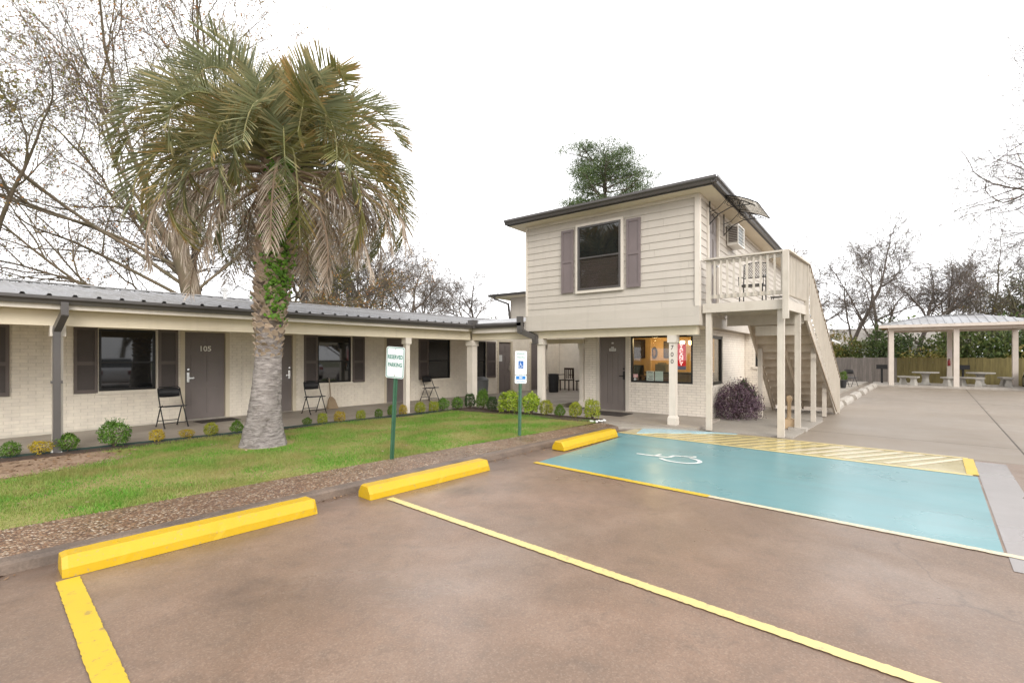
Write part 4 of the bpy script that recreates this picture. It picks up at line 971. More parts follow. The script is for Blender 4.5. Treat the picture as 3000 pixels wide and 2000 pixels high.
put_text('lettering', 'RESERVED', .078, SIGNG, pl_, (0, -.0249, 1.475), FT, .0003, .68, bold=.002); put_text('lettering', 'PARKING', .078, SIGNG, pl_, (0, -.0249, 1.365), FT, .0003, .68, bold=.002)
for z in (1.59, 1.215): MB().lathe([(.009, 0), (.009, .004)], 8).build('bolt', CHROME, pl_).location = (0, 0, 0)
for i, c in enumerate([c for c in pl_.children if c.name.startswith('bolt')]): c.data.transform(Matrix.Translation((0, -.0235, (1.59, 1.215)[i])) @ Matrix.Rotation(math.pi / 2, 4, 'X'))
s1.location = (4.41, 5.53, .08); fwd = V((math.cos(ANG), math.sin(ANG), 0))
s1.rotation_euler = (math.radians(2), math.radians(4.2), ANG - math.pi / 2 + math.radians(-16))
s2 = local(empty('accessible_parking_sign', label='accessible parking sign with blue wheelchair square and blue plate below', cat='sign'))
sign_post(s2, 1.52)
pl_ = plate('plate', SIGNW, s2, 0, 1.36, .225, .44, .02, -.022, -.020)
put_text('lettering', 'RESERVED', .048, SIGNG, pl_, (0, -.0228, 1.525), FT, .0003, .75); put_text('lettering', 'PARKING', .048, SIGNG, pl_, (0, -.0228, 1.46), FT, .0003, .75)
q = plate('blue_square', SIGNB, pl_, 0, 1.325, .095, .14, .008, -.0226, -.0222); wheelchair(s2, -.004, 1.315, .062, -.0232, SIGNW)
q = plate('lower_plate', SIGNW, s2, 0, 1.055, .225, .155, .025, -.022, -.020)
MB().box(-.09, .09, -.0226, -.0222, 1.055, 1.115).build('blue_band', SIGNLB, q); MB().box(-.03, .03, -.023, -.0228, 1.07, 1.10).build('white_patch', SIGNW, q); MB().box(-.085, .085, -.0226, -.0222, .995, 1.002).build('blue_line', SIGNB, q)
put_text('lettering', 'VAN', .035, SIGNB, q, (0, -.0231, 1.085), FT, .0002); put_text('lettering', 'ACCESSIBLE', .026, SIGNB, q, (0, -.0228, 1.026), FT, .0002)
s2.location = (7.15, 5.26, .08); s2.rotation_euler = (0, math.radians(.8), ANG - math.pi / 2 + math.radians(12))

# ================================================================== wheel stops
def wheel_stop(name, m, L=1.86, wd=.25, h=.142):
    r = local(empty(name)); a = wd / 2
    pr = [(-a, 0), (-a * .96, h * .45), (-a * .55, h), (a * .55, h), (a * .96, h * .45), (a, 0)]
    e = .035; rr = random.Random(len(m.name) + 3); N_ = 34; vs = []; n = len(pr)
    for i in range(N_ + 1):
        x = -L / 2 + L * i / N_; k = .93 if i in (0, N_) else 1
        x = x if i not in (1, N_ - 1) else (-L / 2 + e if i == 1 else L / 2 - e)
        for j, (y, z) in enumerate(pr):
            c = rr.uniform(.004, .014) if rr.random() < .06 and 0 < j < n - 1 else 0
            vs.append((x + rr.uniform(-.002, .002), (y - math.copysign(c, y)) * k + rr.uniform(-.0014, .0014), max(0, (z - c) * k + (rr.uniform(-.0014, .0014) if z > 0 else 0))))
    fs = [(i * n + j, (i + 1) * n + j, (i + 1) * n + (j + 1) % n, i * n + (j + 1) % n) for i in range(N_) for j in range(n)]
    fs += [tuple(range(n)), tuple(range(N_ * n, (N_ + 1) * n))[::-1]]
    MB().add(vs, fs).build('body', m, r)
    for x in (-.62, .62): MB().lathe([(.016, h - .004), (.016, h + .004)], 10, (x, 0, 0)).build('anchor_pin', m, r)
    return r
ws = wheel_stop('wheel_stop', YELLOW)
for i, (u, v, lb) in enumerate(((1.22, -.275, 'yellow concrete wheel stop nearest, beside the left yellow line'), (3.66, -.29, 'yellow concrete wheel stop in the middle before the leaning sign'), (7.22, -.30, 'yellow concrete wheel stop at the head of the blue stall'))):
    o = ws if i == 0 else dup(ws, None, parent=None) if False else (ws if i == 0 else dup(ws, K(u, v, .001)))
    o.location = K(u, v, .012 if i == 2 else .002); o.rotation_euler.z = TH + math.radians((0, -.3, 1.2)[i]); tag(o, lb, 'wheel stop', 'yellow wheel stops')
ws2 = wheel_stop('concrete_wheel_stop', OLDCONC, 1.9, .3, .17)
for i, (x, y, lb) in enumerate(((19.5, .80, 'first bare concrete wheel stop right of the stair foot'), (22.2, .62, 'second bare concrete wheel stop along the drive'), (24.9, .45, 'third bare concrete wheel stop along the drive'), (27.4, .28, 'fourth bare concrete wheel stop along the drive'), (29.7, .12, 'last and farthest bare concrete wheel stop'), (17.1, .95, 'bare concrete wheel stop half hidden behind the stair foot'))):
    o = ws2 if i == 0 else dup(ws2, (x, y, .001)); o.location = (x, y, .001); o.rotation_euler.z = math.radians(-4 + (i % 3)); tag(o, lb, 'wheel stop', 'concrete wheel stops')

# ================================================================== pavilion
pav = empty('picnic_pavilion', (32.6, -3.1, 0), 'open picnic pavilion with grey metal hip roof and square beige posts', 'pavilion')
PVF = slab('pavilion_floor', [(30.9, .1), (34.6, .1), (34.6, -5.68), (30.9, -5.68)], 0, .08, OLDCONC)
PC = mat('pavilion_post', (.62, .55, .49), (.56, .5, .44), 3, .55)
for x in (31.3, 33.9):
    for y in (-.65, -3.1, -5.5): bx('post', PC, pav, x - .1, x + .1, y - .1, y + .1, .08, 2.84)
OR = mat('ceiling_wood', (.42, .24, .11), (.36, .2, .09), 3, .6)
for x in (31.2, 33.8): bx('beam', PC, pav, x - .04, x + .2, -5.65, -.5, 2.84, 3.03)
for y in (-.75, -5.6): bx('beam', PC, pav, 31.41, 33.75, y - .02, y + .2, 2.845, 3.02)
bx('ceiling', OR, pav, 30.95, 34.25, -5.95, -.25, 3.035, 3.05)
e0, e1, f0, f1, zt, rz_ = 30.85, 34.35, -6.05, -.15, 3.12, 3.6
mb = MB(); xm = (e0 + e1) / 2
mb.add([(e0, f1, zt), (e0, f0, zt), (e1, f0, zt), (e1, f1, zt), (xm, f1 - 1.9, rz_), (xm, f0 + 1.9, rz_)], [(0, 4, 5, 1), (1, 5, 2), (2, 5, 4, 3), (3, 4, 0), (0, 1, 2, 3)])
prf = mb.build('roof', ROOFM, pav)
bx('fascia', PC, pav, e0 - .02, e0, f0, f1, 2.98, 3.118); bx('fascia', PC, pav, e0 - .02, e1, f1 + .001, f1 + .02, 2.98, 3.118)
for k in range(19):
    y = f1 - .15 - k * .3; top = min(1, max(.05, (f1 - y) / 1.9), max(.05, (y - f0) / 1.9))
    MB().bar((e0, y, zt + .012), (e0 + (xm - e0) * top, y, zt + (rz_ - zt) * top + .012), .05, .03).build('rib', ROOFM, prf)
for y0_, s in ((f1, -1),): MB().bar((e0, f1, zt + .02), (xm, f1 - 1.9, rz_ + .02), .12, .03).build('hip_cap', ROOFM, prf)
MB().bar((xm, f1 - 1.85, rz_ + .02), (xm, f0 + 1.85, rz_ + .02), .16, .03).build('ridge_cap', ROOFM, prf)
# extinguisher and notice on the back post
r = empty('fire_extinguisher', (33.78, -3.1, 1.2), 'small red fire extinguisher hung on the pavilion back post', 'extinguisher')
MB().lathe([(.05, 1.05), (.06, 1.08), (.06, 1.3), (.03, 1.35), (.02, 1.38)], 12, (33.72, -3.06, 0)).build('cylinder', mat('red', (.25, .02, .02), None, 4, .35), r, True); MB().box(33.69, 33.75, -3.1, -3.02, 1.38, 1.42).build('valve', BLACK, r)
thing_box('post_notice', 'pale notice sheet fixed to the pavilion back post', 'notice', mat('notice_sheet', (.6, .52, .52), None, 5, .6), (33.785, 33.798, -3.19, -3.0, 1.5, 1.9), (33.782, 33.785, -3.17, -3.02, 1.53, 1.87))
# concrete tables with curved benches
TCO = mat('cast_concrete', (.42, .40, .36), (.33, .31, .28), 5, .7, bump=.3, bsc=40)
def table(x, y, z, lb):
    r = local(empty('concrete_table')); r.location = (x, y, z); tag(r, lb, 'table', 'concrete picnic tables')
    MB().lathe([(.52, .60), (.54, .61), (.54, .655), (.52, .665)], 28).build('top', TCO, r); MB().lathe([(.24, 0), (.22, .06), (.15, .14), (.13, .36), (.16, .52), (.24, .60)], 20).build('pedestal', TCO, r, True)
def bench(x, y, z, a0, lb, R=.98, span=62):
    r = local(empty('concrete_bench')); r.location = (x, y, z); tag(r, lb, 'bench', 'curved concrete benches')
    vs = []; n = 9; mb = MB()
    for i in range(n):
        a = math.radians(a0 - span / 2 + span * i / (n - 1))
        for rr, zz in ((R - .17, .38), (R + .17, .38), (R + .17, .45), (R - .17, .45)): vs.append((rr * math.cos(a), rr * math.sin(a), zz))
    mb.add(vs, [(4 * i + j, 4 * i + (j + 1) % 4, 4 * i + 4 + (j + 1) % 4, 4 * i + 4 + j) for i in range(n - 1) for j in range(4)] + [(0, 3, 2, 1), (4 * n - 4, 4 * n - 3, 4 * n - 2, 4 * n - 1)]); mb.build('seat', TCO, r)
    for q in (-.6, .6):
        a = math.radians(a0 + q * span / 2); c_ = V((R * math.cos(a), R * math.sin(a), 0)); d_ = V((math.cos(a), math.sin(a), 0)); t_ = V((-math.sin(a), math.cos(a), 0))
        P_ = lambda hx, hy, zz: [c_ + d_ * sx * hx + t_ * sy * hy + V((0, 0, zz)) for sx, sy in ((-1, -1), (1, -1), (1, 1), (-1, 1))]
        MB().hexa(P_(.14, .13, 0) + P_(.09, .08, .3)).build('foot', TCO, r); MB().hexa(P_(.09, .08, .301) + P_(.14, .12, .379)).build('foot', TCO, r)
table(32.5, -2.05, .08, 'round concrete table at the left end of the pavilion')
bench(32.5, -2.05, .08, 130, 'curved concrete bench at the far left under the pavilion'); bench(32.5, -2.05, .08, 250, 'curved concrete bench between the left table and back post')
table(33.0, -4.15, .08, 'round concrete table at the right of the middle pavilion post')
bench(33.0, -4.15, .08, 150, 'curved concrete bench in front of the right pavilion table'); bench(33.0, -4.15, .08, 275, 'curved concrete bench right of the right pavilion table')
# pedestal grills
def grill(x, y, lb):
    r = empty('pedestal_grill', (x, y, 0), lb, 'grill'); MB().tube([(x, y, 0), (x, y, .85)], .05, 10).build('post', BLACK, r)
    MB().box(x - .2, x + .2, y - .25, y + .25, .85, .88).box(x - .2, x - .18, y - .25, y + .25, .88, 1.08).box(x + .18, x + .2, y - .25, y + .25, .88, 1.08).box(x - .18, x + .18, y - .25, y - .23, .88, 1.08).box(x - .18, x + .18, y + .23, y + .25, .88, 1.05).build('firebox', BLACK, r)
    for k in range(7): MB().tube([(x - .18, y - .2 + k * .066, 1.02), (x + .18, y - .2 + k * .066, 1.02)], .006, 5).build('grate_bar', CHROME, r)
grill(33.4, -.28, 'black pedestal grill left of the first pavilion post'); grill(34.75, -3.7, 'black pedestal grill behind the middle pavilion post')
# potted plant near the stair foot
r = empty('potted_plant', (26.6, 1.18, .1), 'small potted plant just right of the stair foot', 'potted plant')
MB().lathe([(.1, .1), (.15, .42), (.17, .42), (.17, .46), (.14, .46)], 14, (26.6, 1.18, 0)).build('pot', BLACKPL, r)
pot_root = r

# ================================================================== board fence
fen = empty('board_fence', (35, -2, 0), 'tall weathered vertical board fence behind the pavilion', 'fence')
FG = mat('grey_boards', (.30, .265, .24), (.22, .195, .175), 3, .85, rnd=.16, stretch=(6, 6, .6), bump=.3, bsc=20, obj=False); FO = mat('mossy_boards', (.20, .165, .065), (.15, .125, .05), 2.5, .85, rnd=.12, stretch=(6, 6, .6), bump=.3, bsc=20)
bmg = MB().box(-.011, .011, -.0695, .0695, 0, 1.45).mesh('board', FG); bmo = MB().box(-.011, .011, -.0695, .0695, 0, 1.45).mesh('board', FO)
rr = random.Random(3)
for k in range(118):
    y = 6.2 - k * .142; put('board', bmg if y > -1.0 else bmo, fen, (35.2 + rr.uniform(-.004, .004), y, .01), rot=(rr.uniform(-.006, .006), 0, 0), scale=(1, 1, 1 + rr.uniform(-.015, .02)))
for z in (.3, 1.15): bx('rail', FG, fen, 35.22, 35.27, -10.6, 6.3, z, z + .09)
for k in range(8): bx('post', FG, fen, 35.272, 35.37, 5.9 - k * 2.3, 6.0 - k * 2.3, 0, 1.4)
# ================================================================== vegetation helpers
def leaf_quads(c, size, rng, asp=.5, nrm=None, jit=.8):
    c = np.asarray(c); n = len(c)
    a = rng.normal(size=(n, 3)); 
    if nrm is not None: a = nrm + a * jit
    a /= np.linalg.norm(a, axis=1)[:, None] + 1e-9
    b = rng.normal(size=(n, 3)); b -= (b * a).sum(1)[:, None] * a; b /= np.linalg.norm(b, axis=1)[:, None] + 1e-9
    d = np.cross(a, b); s = size * rng.uniform(.6, 1.25, (n, 1))
    v = np.stack([c - b * s * .5, c + d * s * asp * .5, c + b * s * .5, c - d * s * asp * .5], 1)
    return v.reshape(-1, 3), np.arange(n * 4).reshape(n, 4)
def join(parts):                      # [(verts, quads, mat index)]
    V_, Q_, M_ = [], [], []; n = 0
    for v, q, m in parts:
        V_.append(v); Q_.append(q + n); M_.append(np.full(len(q), m)); n += len(v)
    return np.concatenate(V_), np.concatenate(Q_), np.concatenate(M_)
def tubes_np(tubes, sides):           # tapered tubes: list of (points, radii)
    V_, Q_ = [], []; n = 0; ang = np.arange(sides) * 2 * math.pi / sides; cs, sn = np.cos(ang)[:, None], np.sin(ang)[:, None]
    for pts, rad in tubes:
        pts = np.asarray(pts); k = len(pts); d = np.gradient(pts, axis=0); d /= np.linalg.norm(d, axis=1)[:, None] + 1e-9
        ref = np.array([0, 0, 1.]) if abs(d[0][2]) < .9 else np.array([1., 0, 0])
        s = np.cross(d, ref); s /= np.linalg.norm(s, axis=1)[:, None] + 1e-9; u = np.cross(s, d)
        for i in range(k): V_.append(pts[i] + (s[i] * cs + u[i] * sn) * rad[i])
        i = np.arange(k - 1)[:, None] * sides; j = np.arange(sides)[None]; jn = (j + 1) % sides
        Q_.append(np.stack([i + j, i + jn, i + sides + jn, i + sides + j], -1).reshape(-1, 4) + n); n += k * sides
    return np.concatenate(V_), np.concatenate(Q_)
def obj_np(name, me, parent=None, loc=None):
    o = bpy.data.objects.new(name, me); COL.objects.link(o)
    if parent: o.parent = parent
    if loc is not None: o.location = loc
    return o
BARK = mat('bark', (.16, .125, .10), (.10, .08, .065), 5, .9, bump=.5, bsc=30, stretch=(3, 3, .8)); BARKB = mat('brown_bark', (.15, .11, .075), (.10, .085, .05), 3, .9, bump=.4, bsc=20); BARKD = mat('dark_bark', (.155, .128, .11), (.11, .09, .075), 5, .9); BARKG = mat('mossy_bark', (.15, .125, .09), (.10, .095, .055), 3, .9, bump=.4, bsc=20)
LF_BROWN = leafmat('russet_leaves', [(.27, .11, .03), (.36, .16, .045), (.22, .15, .035), (.25, .21, .05)]); LF_OLIVE = leafmat('olive_leaves', [(.15, .17, .04), (.24, .23, .06), (.28, .19, .06), (.11, .13, .03)])
LF_DARK = leafmat('dark_leaves', [(.045, .08, .025), (.08, .12, .035), (.11, .15, .045), (.06, .075, .03)]); LF_HEDGE = leafmat('hedge_leaves', [(.07, .11, .03), (.12, .165, .045), (.17, .19, .06), (.09, .10, .045)])
LF_PINE = leafmat('pine_needles', [(.045, .08, .028), (.08, .125, .04), (.115, .155, .05), (.06, .07, .03)], trans=.25)
def grow(rng, p, d, L, r, lvl, P, out, tips):
    n = P['seg'][lvl]; pts = [p]; dd = d / np.linalg.norm(d); dirs = [dd]
    for i in range(n):
        dd = dd + rng.normal(0, P['wob'][lvl], 3) + np.array([0, 0, P['up'][lvl]]); dd /= np.linalg.norm(dd)
        pts.append(pts[-1] + dd * L / n); dirs.append(dd)
    rad = np.linspace(max(r, P.get('rm', .005)), max(r * P['tap'][lvl], P.get('rm', .005) * .8), n + 1); out[lvl].append((np.array(pts), rad))
    if lvl + 1 >= len(P['n']): tips.append(np.array(pts)); return
    k = max(1, int(round(P['n'][lvl] * rng.uniform(.75, 1.25))))
    for i in range(k):
        s = P['s0'][lvl] + (1 - P['s0'][lvl]) * ((i + rng.uniform(.2, .95)) / k); j = min(int(s * n), n - 1); q = pts[j] + (pts[j + 1] - pts[j]) * (s * n - j)
        ax = rng.normal(size=3); ax -= ax.dot(dirs[j]) * dirs[j]; ax /= np.linalg.norm(ax); a = math.radians(rng.uniform(*P['ang'][lvl]))
        nd = dirs[j] * math.cos(a) + ax * math.sin(a); rr = rad[j] * rng.uniform(.45, .7)
        grow(rng, q, nd, L * rng.uniform(*P['len'][lvl]) * (1.15 - .45 * s), rr, lvl + 1, P, out, tips)
    if lvl > 0 or P.get('lead', True): grow(rng, pts[-1], dirs[-1], L * .5, rad[-1] * .9, lvl + 1, P, out, tips)
def tree_meshes(name, seed, P, H, r, base_dirs=None, bark=BARK, leaf=None, nleaf=0, lsize=.07, lsub=1, twigmat=None):
    rng = np.random.default_rng(seed); nl = len(P['n']); out = [[] for _ in range(nl)]; tips = []
    if base_dirs is None: grow(rng, np.zeros(3), np.array([P.get('lx', 0), P.get('ly', 0), 1.]), H, r, 0, P, out, tips)
    else:
        tr, limbs = base_dirs; tr = np.array(tr, float); out[0].append((tr, np.linspace(r, r * .6, len(tr))))
        for (s, d, L, rr) in limbs:
            i = min(int(s * (len(tr) - 1)), len(tr) - 2); q = tr[i] + (tr[i + 1] - tr[i]) * (s * (len(tr) - 1) - i)
            grow(rng, q, np.array(d, float), L, rr, 1, P, out, tips)
    a = tubes_np(out[0] , 9); parts = [(*a, 0)]
    if out[1]: parts.append((*tubes_np(out[1], 6), 0))
    v, q, m = join(parts); trunk = npmesh(name + '_trunk', v, q, [bark], m, True)
    parts = [(*tubes_np(t, 4 if i == 0 else 3), 0) for i, t in enumerate(out[2:]) if t]
    if leaf and nleaf:
        T = np.concatenate([t[1:] for t in tips]); idx = rng.integers(0, len(T), nleaf); c = T[idx] + rng.normal(0, .07 * lsub * .6, (nleaf, 3)); parts.append((*leaf_quads(c, lsize, rng, .55), 1))
    v, q, m = join(parts); crown = npmesh(name + '_crown', v, q, [twigmat or bark] + ([leaf] if leaf else []), m)
    return trunk, crown
def place_tree(name, tm, loc, rz, sc, label, group=None, cat='tree'):
    r = empty(name, loc, label, cat, group); r.rotation_euler.z = rz; r.scale = (sc,) * 3 if not hasattr(sc, '__len__') else sc
    obj_np('trunk', tm[0], r); obj_np('crown', tm[1], r); return r
# ------------------------------------------------------------------ trees
PB = dict(n=[7, 5, 5, 4, 3, 1], seg=[8, 7, 5, 4, 3, 2], wob=[.07, .13, .18, .22, .25, .3], up=[.05, .05, .03, .01, 0, 0], tap=[.45, .4, .4, .4, .4, .4], s0=[.35, .3, .2, .2, .2, .2], ang=[(28, 60), (25, 60), (25, 65), (25, 70), (25, 70), (20, 60)], len=[(.55, .8), (.5, .75), (.5, .7), (.45, .65), (.45, .7), (.5, .7)])
LFT, UPV, FWD = np.array([-.606, .7955, 0]), np.array([0, 0, 1.]), np.array([.7955, .606, 0])
def D(a, b, c=0): return LFT * a + UPV * b + FWD * c
PBIG = dict(PB, rm=.0052, n=[7, 8, 6, 4, 3, 1], wob=[.05, .09, .14, .18, .22, .3], up=[.05, .02, .02, .0, 0, 0], seg=[8, 9, 6, 4, 3, 2], len=[(.6, .8), (.35, .6), (.45, .7), (.4, .65), (.45, .7), (.5, .7)], ang=[(28, 60), (20, 50), (22, 55), (25, 65), (25, 70), (20, 60)])
tr0 = [V((0, 0, 0)), (.1, 0, 1.5), (.05, .1, 3), (-.15, .2, 4.4), (-.5, .5, 5.8)]
limbs = [(a_, b_, c_, d_ * .72) for a_, b_, c_, d_ in [(.5, D(1, .18, -.25), 8.5, .08), (.58, D(1, .42, .1), 9.5, .09), (.66, D(1, .75, -.35), 9.5, .10), (.74, D(.85, 1.1, .2), 9.0, .10), (.8, D(.55, 1.3, -.3), 9.5, .10), (.9, D(.2, 1.4, .2), 9, .10), (.97, D(-.2, 1.3, -.1), 8.5, .09), (.62, D(-.75, .8, .2), 6.0, .08), (.5, D(-1, .45, .3), 5, .07), (.4, D(.9, .05, .3), 6.5, .07), (.88, D(.9, .95, .5), 9, .09), (.44, D(1, .32, -.6), 7.5, .08), (.7, D(1, .55, .5), 10, .09), (.78, D(1, .62, -.1), 10.5, .09), (.84, D(.75, 1.0, -.1), 10, .09), (.93, D(.45, 1.2, .4), 9.5, .09), (.5, D(1, .25, .5), 9, .08)]]
big = tree_meshes('spreading_tree', 11, PBIG, 0, .42, (tr0, limbs), BARKB, LF_BROWN, 34000, .078, 1.3, twigmat=BARKB)
place_tree('spreading_tree', big, (6.6, 19.0, 0), 0, 1.0, 'large spreading tree with russet leaves behind the motel roof at left')
big2 = tree_meshes('olive_tree', 12, dict(PBIG, n=[6, 6, 5, 4, 3, 1]), 6, .24, ([(0, 0, 0), (-.1, .1, 1.6), (-.2, .3, 3.2)], [(.6, D(1, .3), 6.5, .11), (.7, D(1, .7, -.2), 7, .12), (.85, D(.6, 1), 6.5, .11), (.97, D(0, 1), 6, .1), (.9, D(-.5, .9), 5, .09), (.5, D(1, .05, .3), 6, .09), (.6, D(.8, .2, -.5), 5.5, .09)]), BARKB, LF_OLIVE, 21000, .078, 1.4, twigmat=BARKB)
place_tree('olive_tree', big2, (1.6, 21.5, 0), 0, 1.05, 'leaning olive-leaved tree low behind the roof at far left')
bt = [tree_meshes('bare_tree_a', 21, PB, 4.2, .13, None, BARK, LF_BROWN, 250, .06), tree_meshes('bare_tree_b', 22, dict(PB, lx=.25, wob=[.12, .16, .2, .24, .26, .3]), 3.8, .135, None, BARKD, LF_BROWN, 450, .06), tree_meshes('bare_tree_c', 23, dict(PB, lx=-.2, ly=.2, n=[6, 6, 5, 4, 3, 1]), 4.6, .11, None, BARKD, LF_OLIVE, 350, .06), tree_meshes('bare_tree_d', 24, dict(PB, n=[8, 5, 4, 4, 3, 1], up=[.02, .08, .05, .02, 0, 0]), 3.5, .12, None, BARKG, LF_OLIVE, 1500, .075)]
G1 = 'bare trees behind the motel wing'
for i, (k, x, y, rz, s, lb) in enumerate(((3, 10.5, 22, .4, 1.0, 'leafy grey-trunked tree just right of the palm trunk'), (1, 12.7, 21.5, 2.0, .95, 'dark crooked bare tree with thick fork right of the palm'), (0, 15.5, 22.5, 1.0, .98, 'pale straight-trunked bare tree behind the middle of the roof'), (3, 17.2, 24, 3.1, .95, 'twiggy pale tree behind the roof, third right of the palm'), (2, 19.5, 24.5, .2, 1.02, 'slender dark bare tree standing tallest near the sky gap'), (0, 22.0, 26, 4.4, .86, 'fine-twigged bare tree left of the rear block'), (2, 24.5, 27, 5.2, .82, 'thin bare tree close beside the rear block eave'), (1, 31, 27, 1.2, .95, 'bare tree top peeping above the rear block roof'), (0, 9.0, 24.5, 2.6, 1.05, 'bare tree hidden behind the palm crown'), (3, -2.0, 24, 5.0, .9, 'half-bare bushy tree low at the left edge above the roof'))):
    place_tree('bare_tree', bt[k], (x, y, 0), rz, s * 1.5, lb, G1)
G2 = 'bare trees beyond the fence'
for i, (k, x, y, rz, s, lb) in enumerate(((1, 38.5, 4.2, .6, 1.5, 'tall dark bare tree leaning right of the stair'), (2, 43, 2.2, 2.4, 1.55, 'forked bare tree left of the pavilion roof'), (1, 41, -2.2, 3.4, 1.35, 'bare tree leaning left above the pavilion'), (0, 44, -3.5, 4.0, 1.25, 'bare tree with thin upright crown behind the pavilion ridge'), (2, 47, -6.0, 1.1, 1.3, 'bare tree behind the right half of the pavilion'), (1, 60, 13, 2.9, 1.6, 'distant bare tree just above the stair rail'), (3, 45, 5.5, 1.0, 1.15, 'bushy half-bare tree low behind the grey fence'), (3, 42, -7.5, 2.0, 1.2, 'bushy half-bare tree behind the right pavilion posts'), (0, 50, 0, 5.5, 1.5, 'far thin bare tree between pavilion and stair'))):
    place_tree('bare_tree', bt[k], (x, y, 0), rz, s * .98, lb, G2)
edge = tree_meshes('edge_tree', 31, dict(PB, n=[6, 6, 5, 4, 3, 1], up=[.04, .0, .0, 0, 0, 0]), 0, .28, ([(0, 0, 0), (0, 0, 4), (.1, 0, 8), (0, .1, 12)], [(.45, D(1, .12, -.3), 4.8, .08), (.5, D(1, .22, .0), 4.5, .08), (.55, D(1, .1, .2), 5.0, .08), (.7, D(1, .05, -.2), 5.4, .09), (.76, D(1, .12, .2), 5.0, .08), (.8, D(1, .2, .1), 5.6, .09), (.9, D(1, .5, 0), 5.2, .09), (.98, D(.5, 1, 0), 4, .07), (.75, D(-1, .4, 0), 4.5, .08), (.5, D(-1, .2, .3), 4, .08)]), BARKD, LF_BROWN, 500, .07)
place_tree('edge_tree', edge, (34.5, -9.8, 0), 0, 1.05, 'dark bare tree reaching in from the right edge of the picture')
# oak with leaves at far right
oak = tree_meshes('oak', 33, dict(PB, n=[7, 6, 5, 4, 3, 1]), 3.6, .22, None, BARKD, LF_DARK, 9000, .11, 1.6)
place_tree('leafy_oak', oak, (47, -9.8, 0), 1.4, 1.28, 'dark green leafy oak behind the pavilion at the right edge')
# pine behind the office
def pine():
    rng = np.random.default_rng(19); tr = [np.array([rng.normal(0, .2), rng.normal(0, .2), z]) for z in np.linspace(0, 18.0, 12)]; tb = [(np.array(tr), np.linspace(.32, .08, 12))]; br = []; C = []
    for k in range(42):
        u = k / 41; z = 11.0 + 7.0 * u; a = k * 2.4 + rng.normal(0, .4); L = (4.3 - 2.0 * u ** 2) * rng.uniform(.6, 1.15); i = min(int(z / 18.0 * 11), 10); p = np.array([tr[i][0], tr[i][1], z])
        d = np.array([math.cos(a), math.sin(a), rng.uniform(.05, .35)]); f = lambda s: p + d * L * s + np.array([0, 0, .12 * L * s * s]); br.append((np.array([f(s) + rng.normal(0, .06, 3) for s in np.linspace(0, 1, 6)]), np.linspace(.085, .02, 6)))
        for q in range(6):
            s = rng.uniform(.5, 1.0); e = f(s) + rng.normal(0, 1, 3) * np.array([.7, .7, .15]) + np.array([0, 0, .25]); br.append((np.array([f(s * .8), e]), np.array([.03, .012])))
            m = 170; C.append(e + rng.normal(0, 1, (m, 3)) * np.array([.5, .5, .16]))
    C = np.concatenate(C); v, q = leaf_quads(C, .27, rng, .16, np.tile([0, 0, .3], (len(C), 1)), 1.); x = tubes_np(tb, 8); y = [t_ for t_ in br if len(t_[0]) == 6]; y2 = [t_ for t_ in br if len(t_[0]) == 2]
    p, o_, mm = join([(*x, 0), (*tubes_np(y, 5), 0), (*tubes_np(y2, 4), 0)])
    return npmesh('pine_trunk', p, o_, [BARK], None, True), npmesh('pine_crown', v, q, [LF_PINE])
place_tree('pine_tree', pine(), (38.6, 18.9, 0), .5, 1.04, 'tall dark pine rising behind the office roof')
# hedge and undergrowth behind the fence: single shrubs, each its own mound
def mound(seed, n, size, rx, rz_, leaf, lumps=7):
    rng = np.random.default_rng(seed); c = []
    L = [(rng.uniform(-.6, .6) * rx, rng.uniform(-.6, .6) * rx, rng.uniform(.3, 1) * rz_, rng.uniform(.35, .65)) for _ in range(lumps)]
    for (x, y, z, r) in L:
        k = n // lumps; d = rng.normal(size=(k, 3)); d /= np.linalg.norm(d, axis=1)[:, None]; rr = rng.uniform(.45, 1.12, (k, 1)) ** .6
        c.append(np.array([x, y, z * .75]) + d * rr * np.array([r * rx, r * rx, r * rz_ * .8]))
    c = np.concatenate(c); c = c[c[:, 2] > .02]; v, q = leaf_quads(c, size, rng, .5); return npmesh('mound', v, q, [leaf])
mds = [mound(1, 4200, .16, 1.7, 2.1, LF_HEDGE), mound(2, 4200, .16, 1.6, 2.6, LF_DARK), mound(3, 4200, .15, 1.9, 1.7, LF_OLIVE)]
mst = npmesh('mst', *tubes_np([(np.array([[0, 0, 0], [.05, 0, .7], [.1, .05, 1.3]]), np.array([.09, .07, .04])), (np.array([[0, 0, .5], [-.2, .1, 1.0], [-.35, .2, 1.5]]), np.array([.05, .04, .02])), (np.array([[0, 0, .6], [.1, -.2, 1.1], [.2, -.4, 1.6]]), np.array([.05, .04, .02]))], 6), [BARKD])
rr = random.Random(9)
OV = ['', 'second ', 'third ', 'fourth ', 'fifth ', 'sixth ', 'seventh ', 'eighth ', 'ninth ', 'tenth ', 'eleventh ']
for i in range(11):
    y = 6.5 - i * 1.75; r = empty('evergreen_bush', (37.3 + rr.uniform(0, 1.6), y, 0), ('first ' if i == 0 else OV[i]) + 'evergreen bush from the stair, rising above the board fence', 'bush', 'bushes behind the board fence')
    r.rotation_euler.z = rr.uniform(0, 6); s = rr.uniform(1.0, 1.3); r.scale = (s, s, s * (1.5 if i in (1, 2, 6, 9) else 1.1)); obj_np('foliage', mds[i % 3], r); obj_np('stems', mst, r)
wood = []
rng = np.random.default_rng(77); C = []
for k in range(60):
    a = rng.uniform(-.35, 1.9); d = rng.uniform(60, 95); p = np.array([d * math.cos(a - .2), d * math.sin(a - .2), 0]); h = rng.uniform(2.5, 5.5)
    C.append(p + rng.normal(0, 1, (300, 3)) * np.array([2.6, 2.6, h * .3]) + np.array([0, 0, h * .55]))
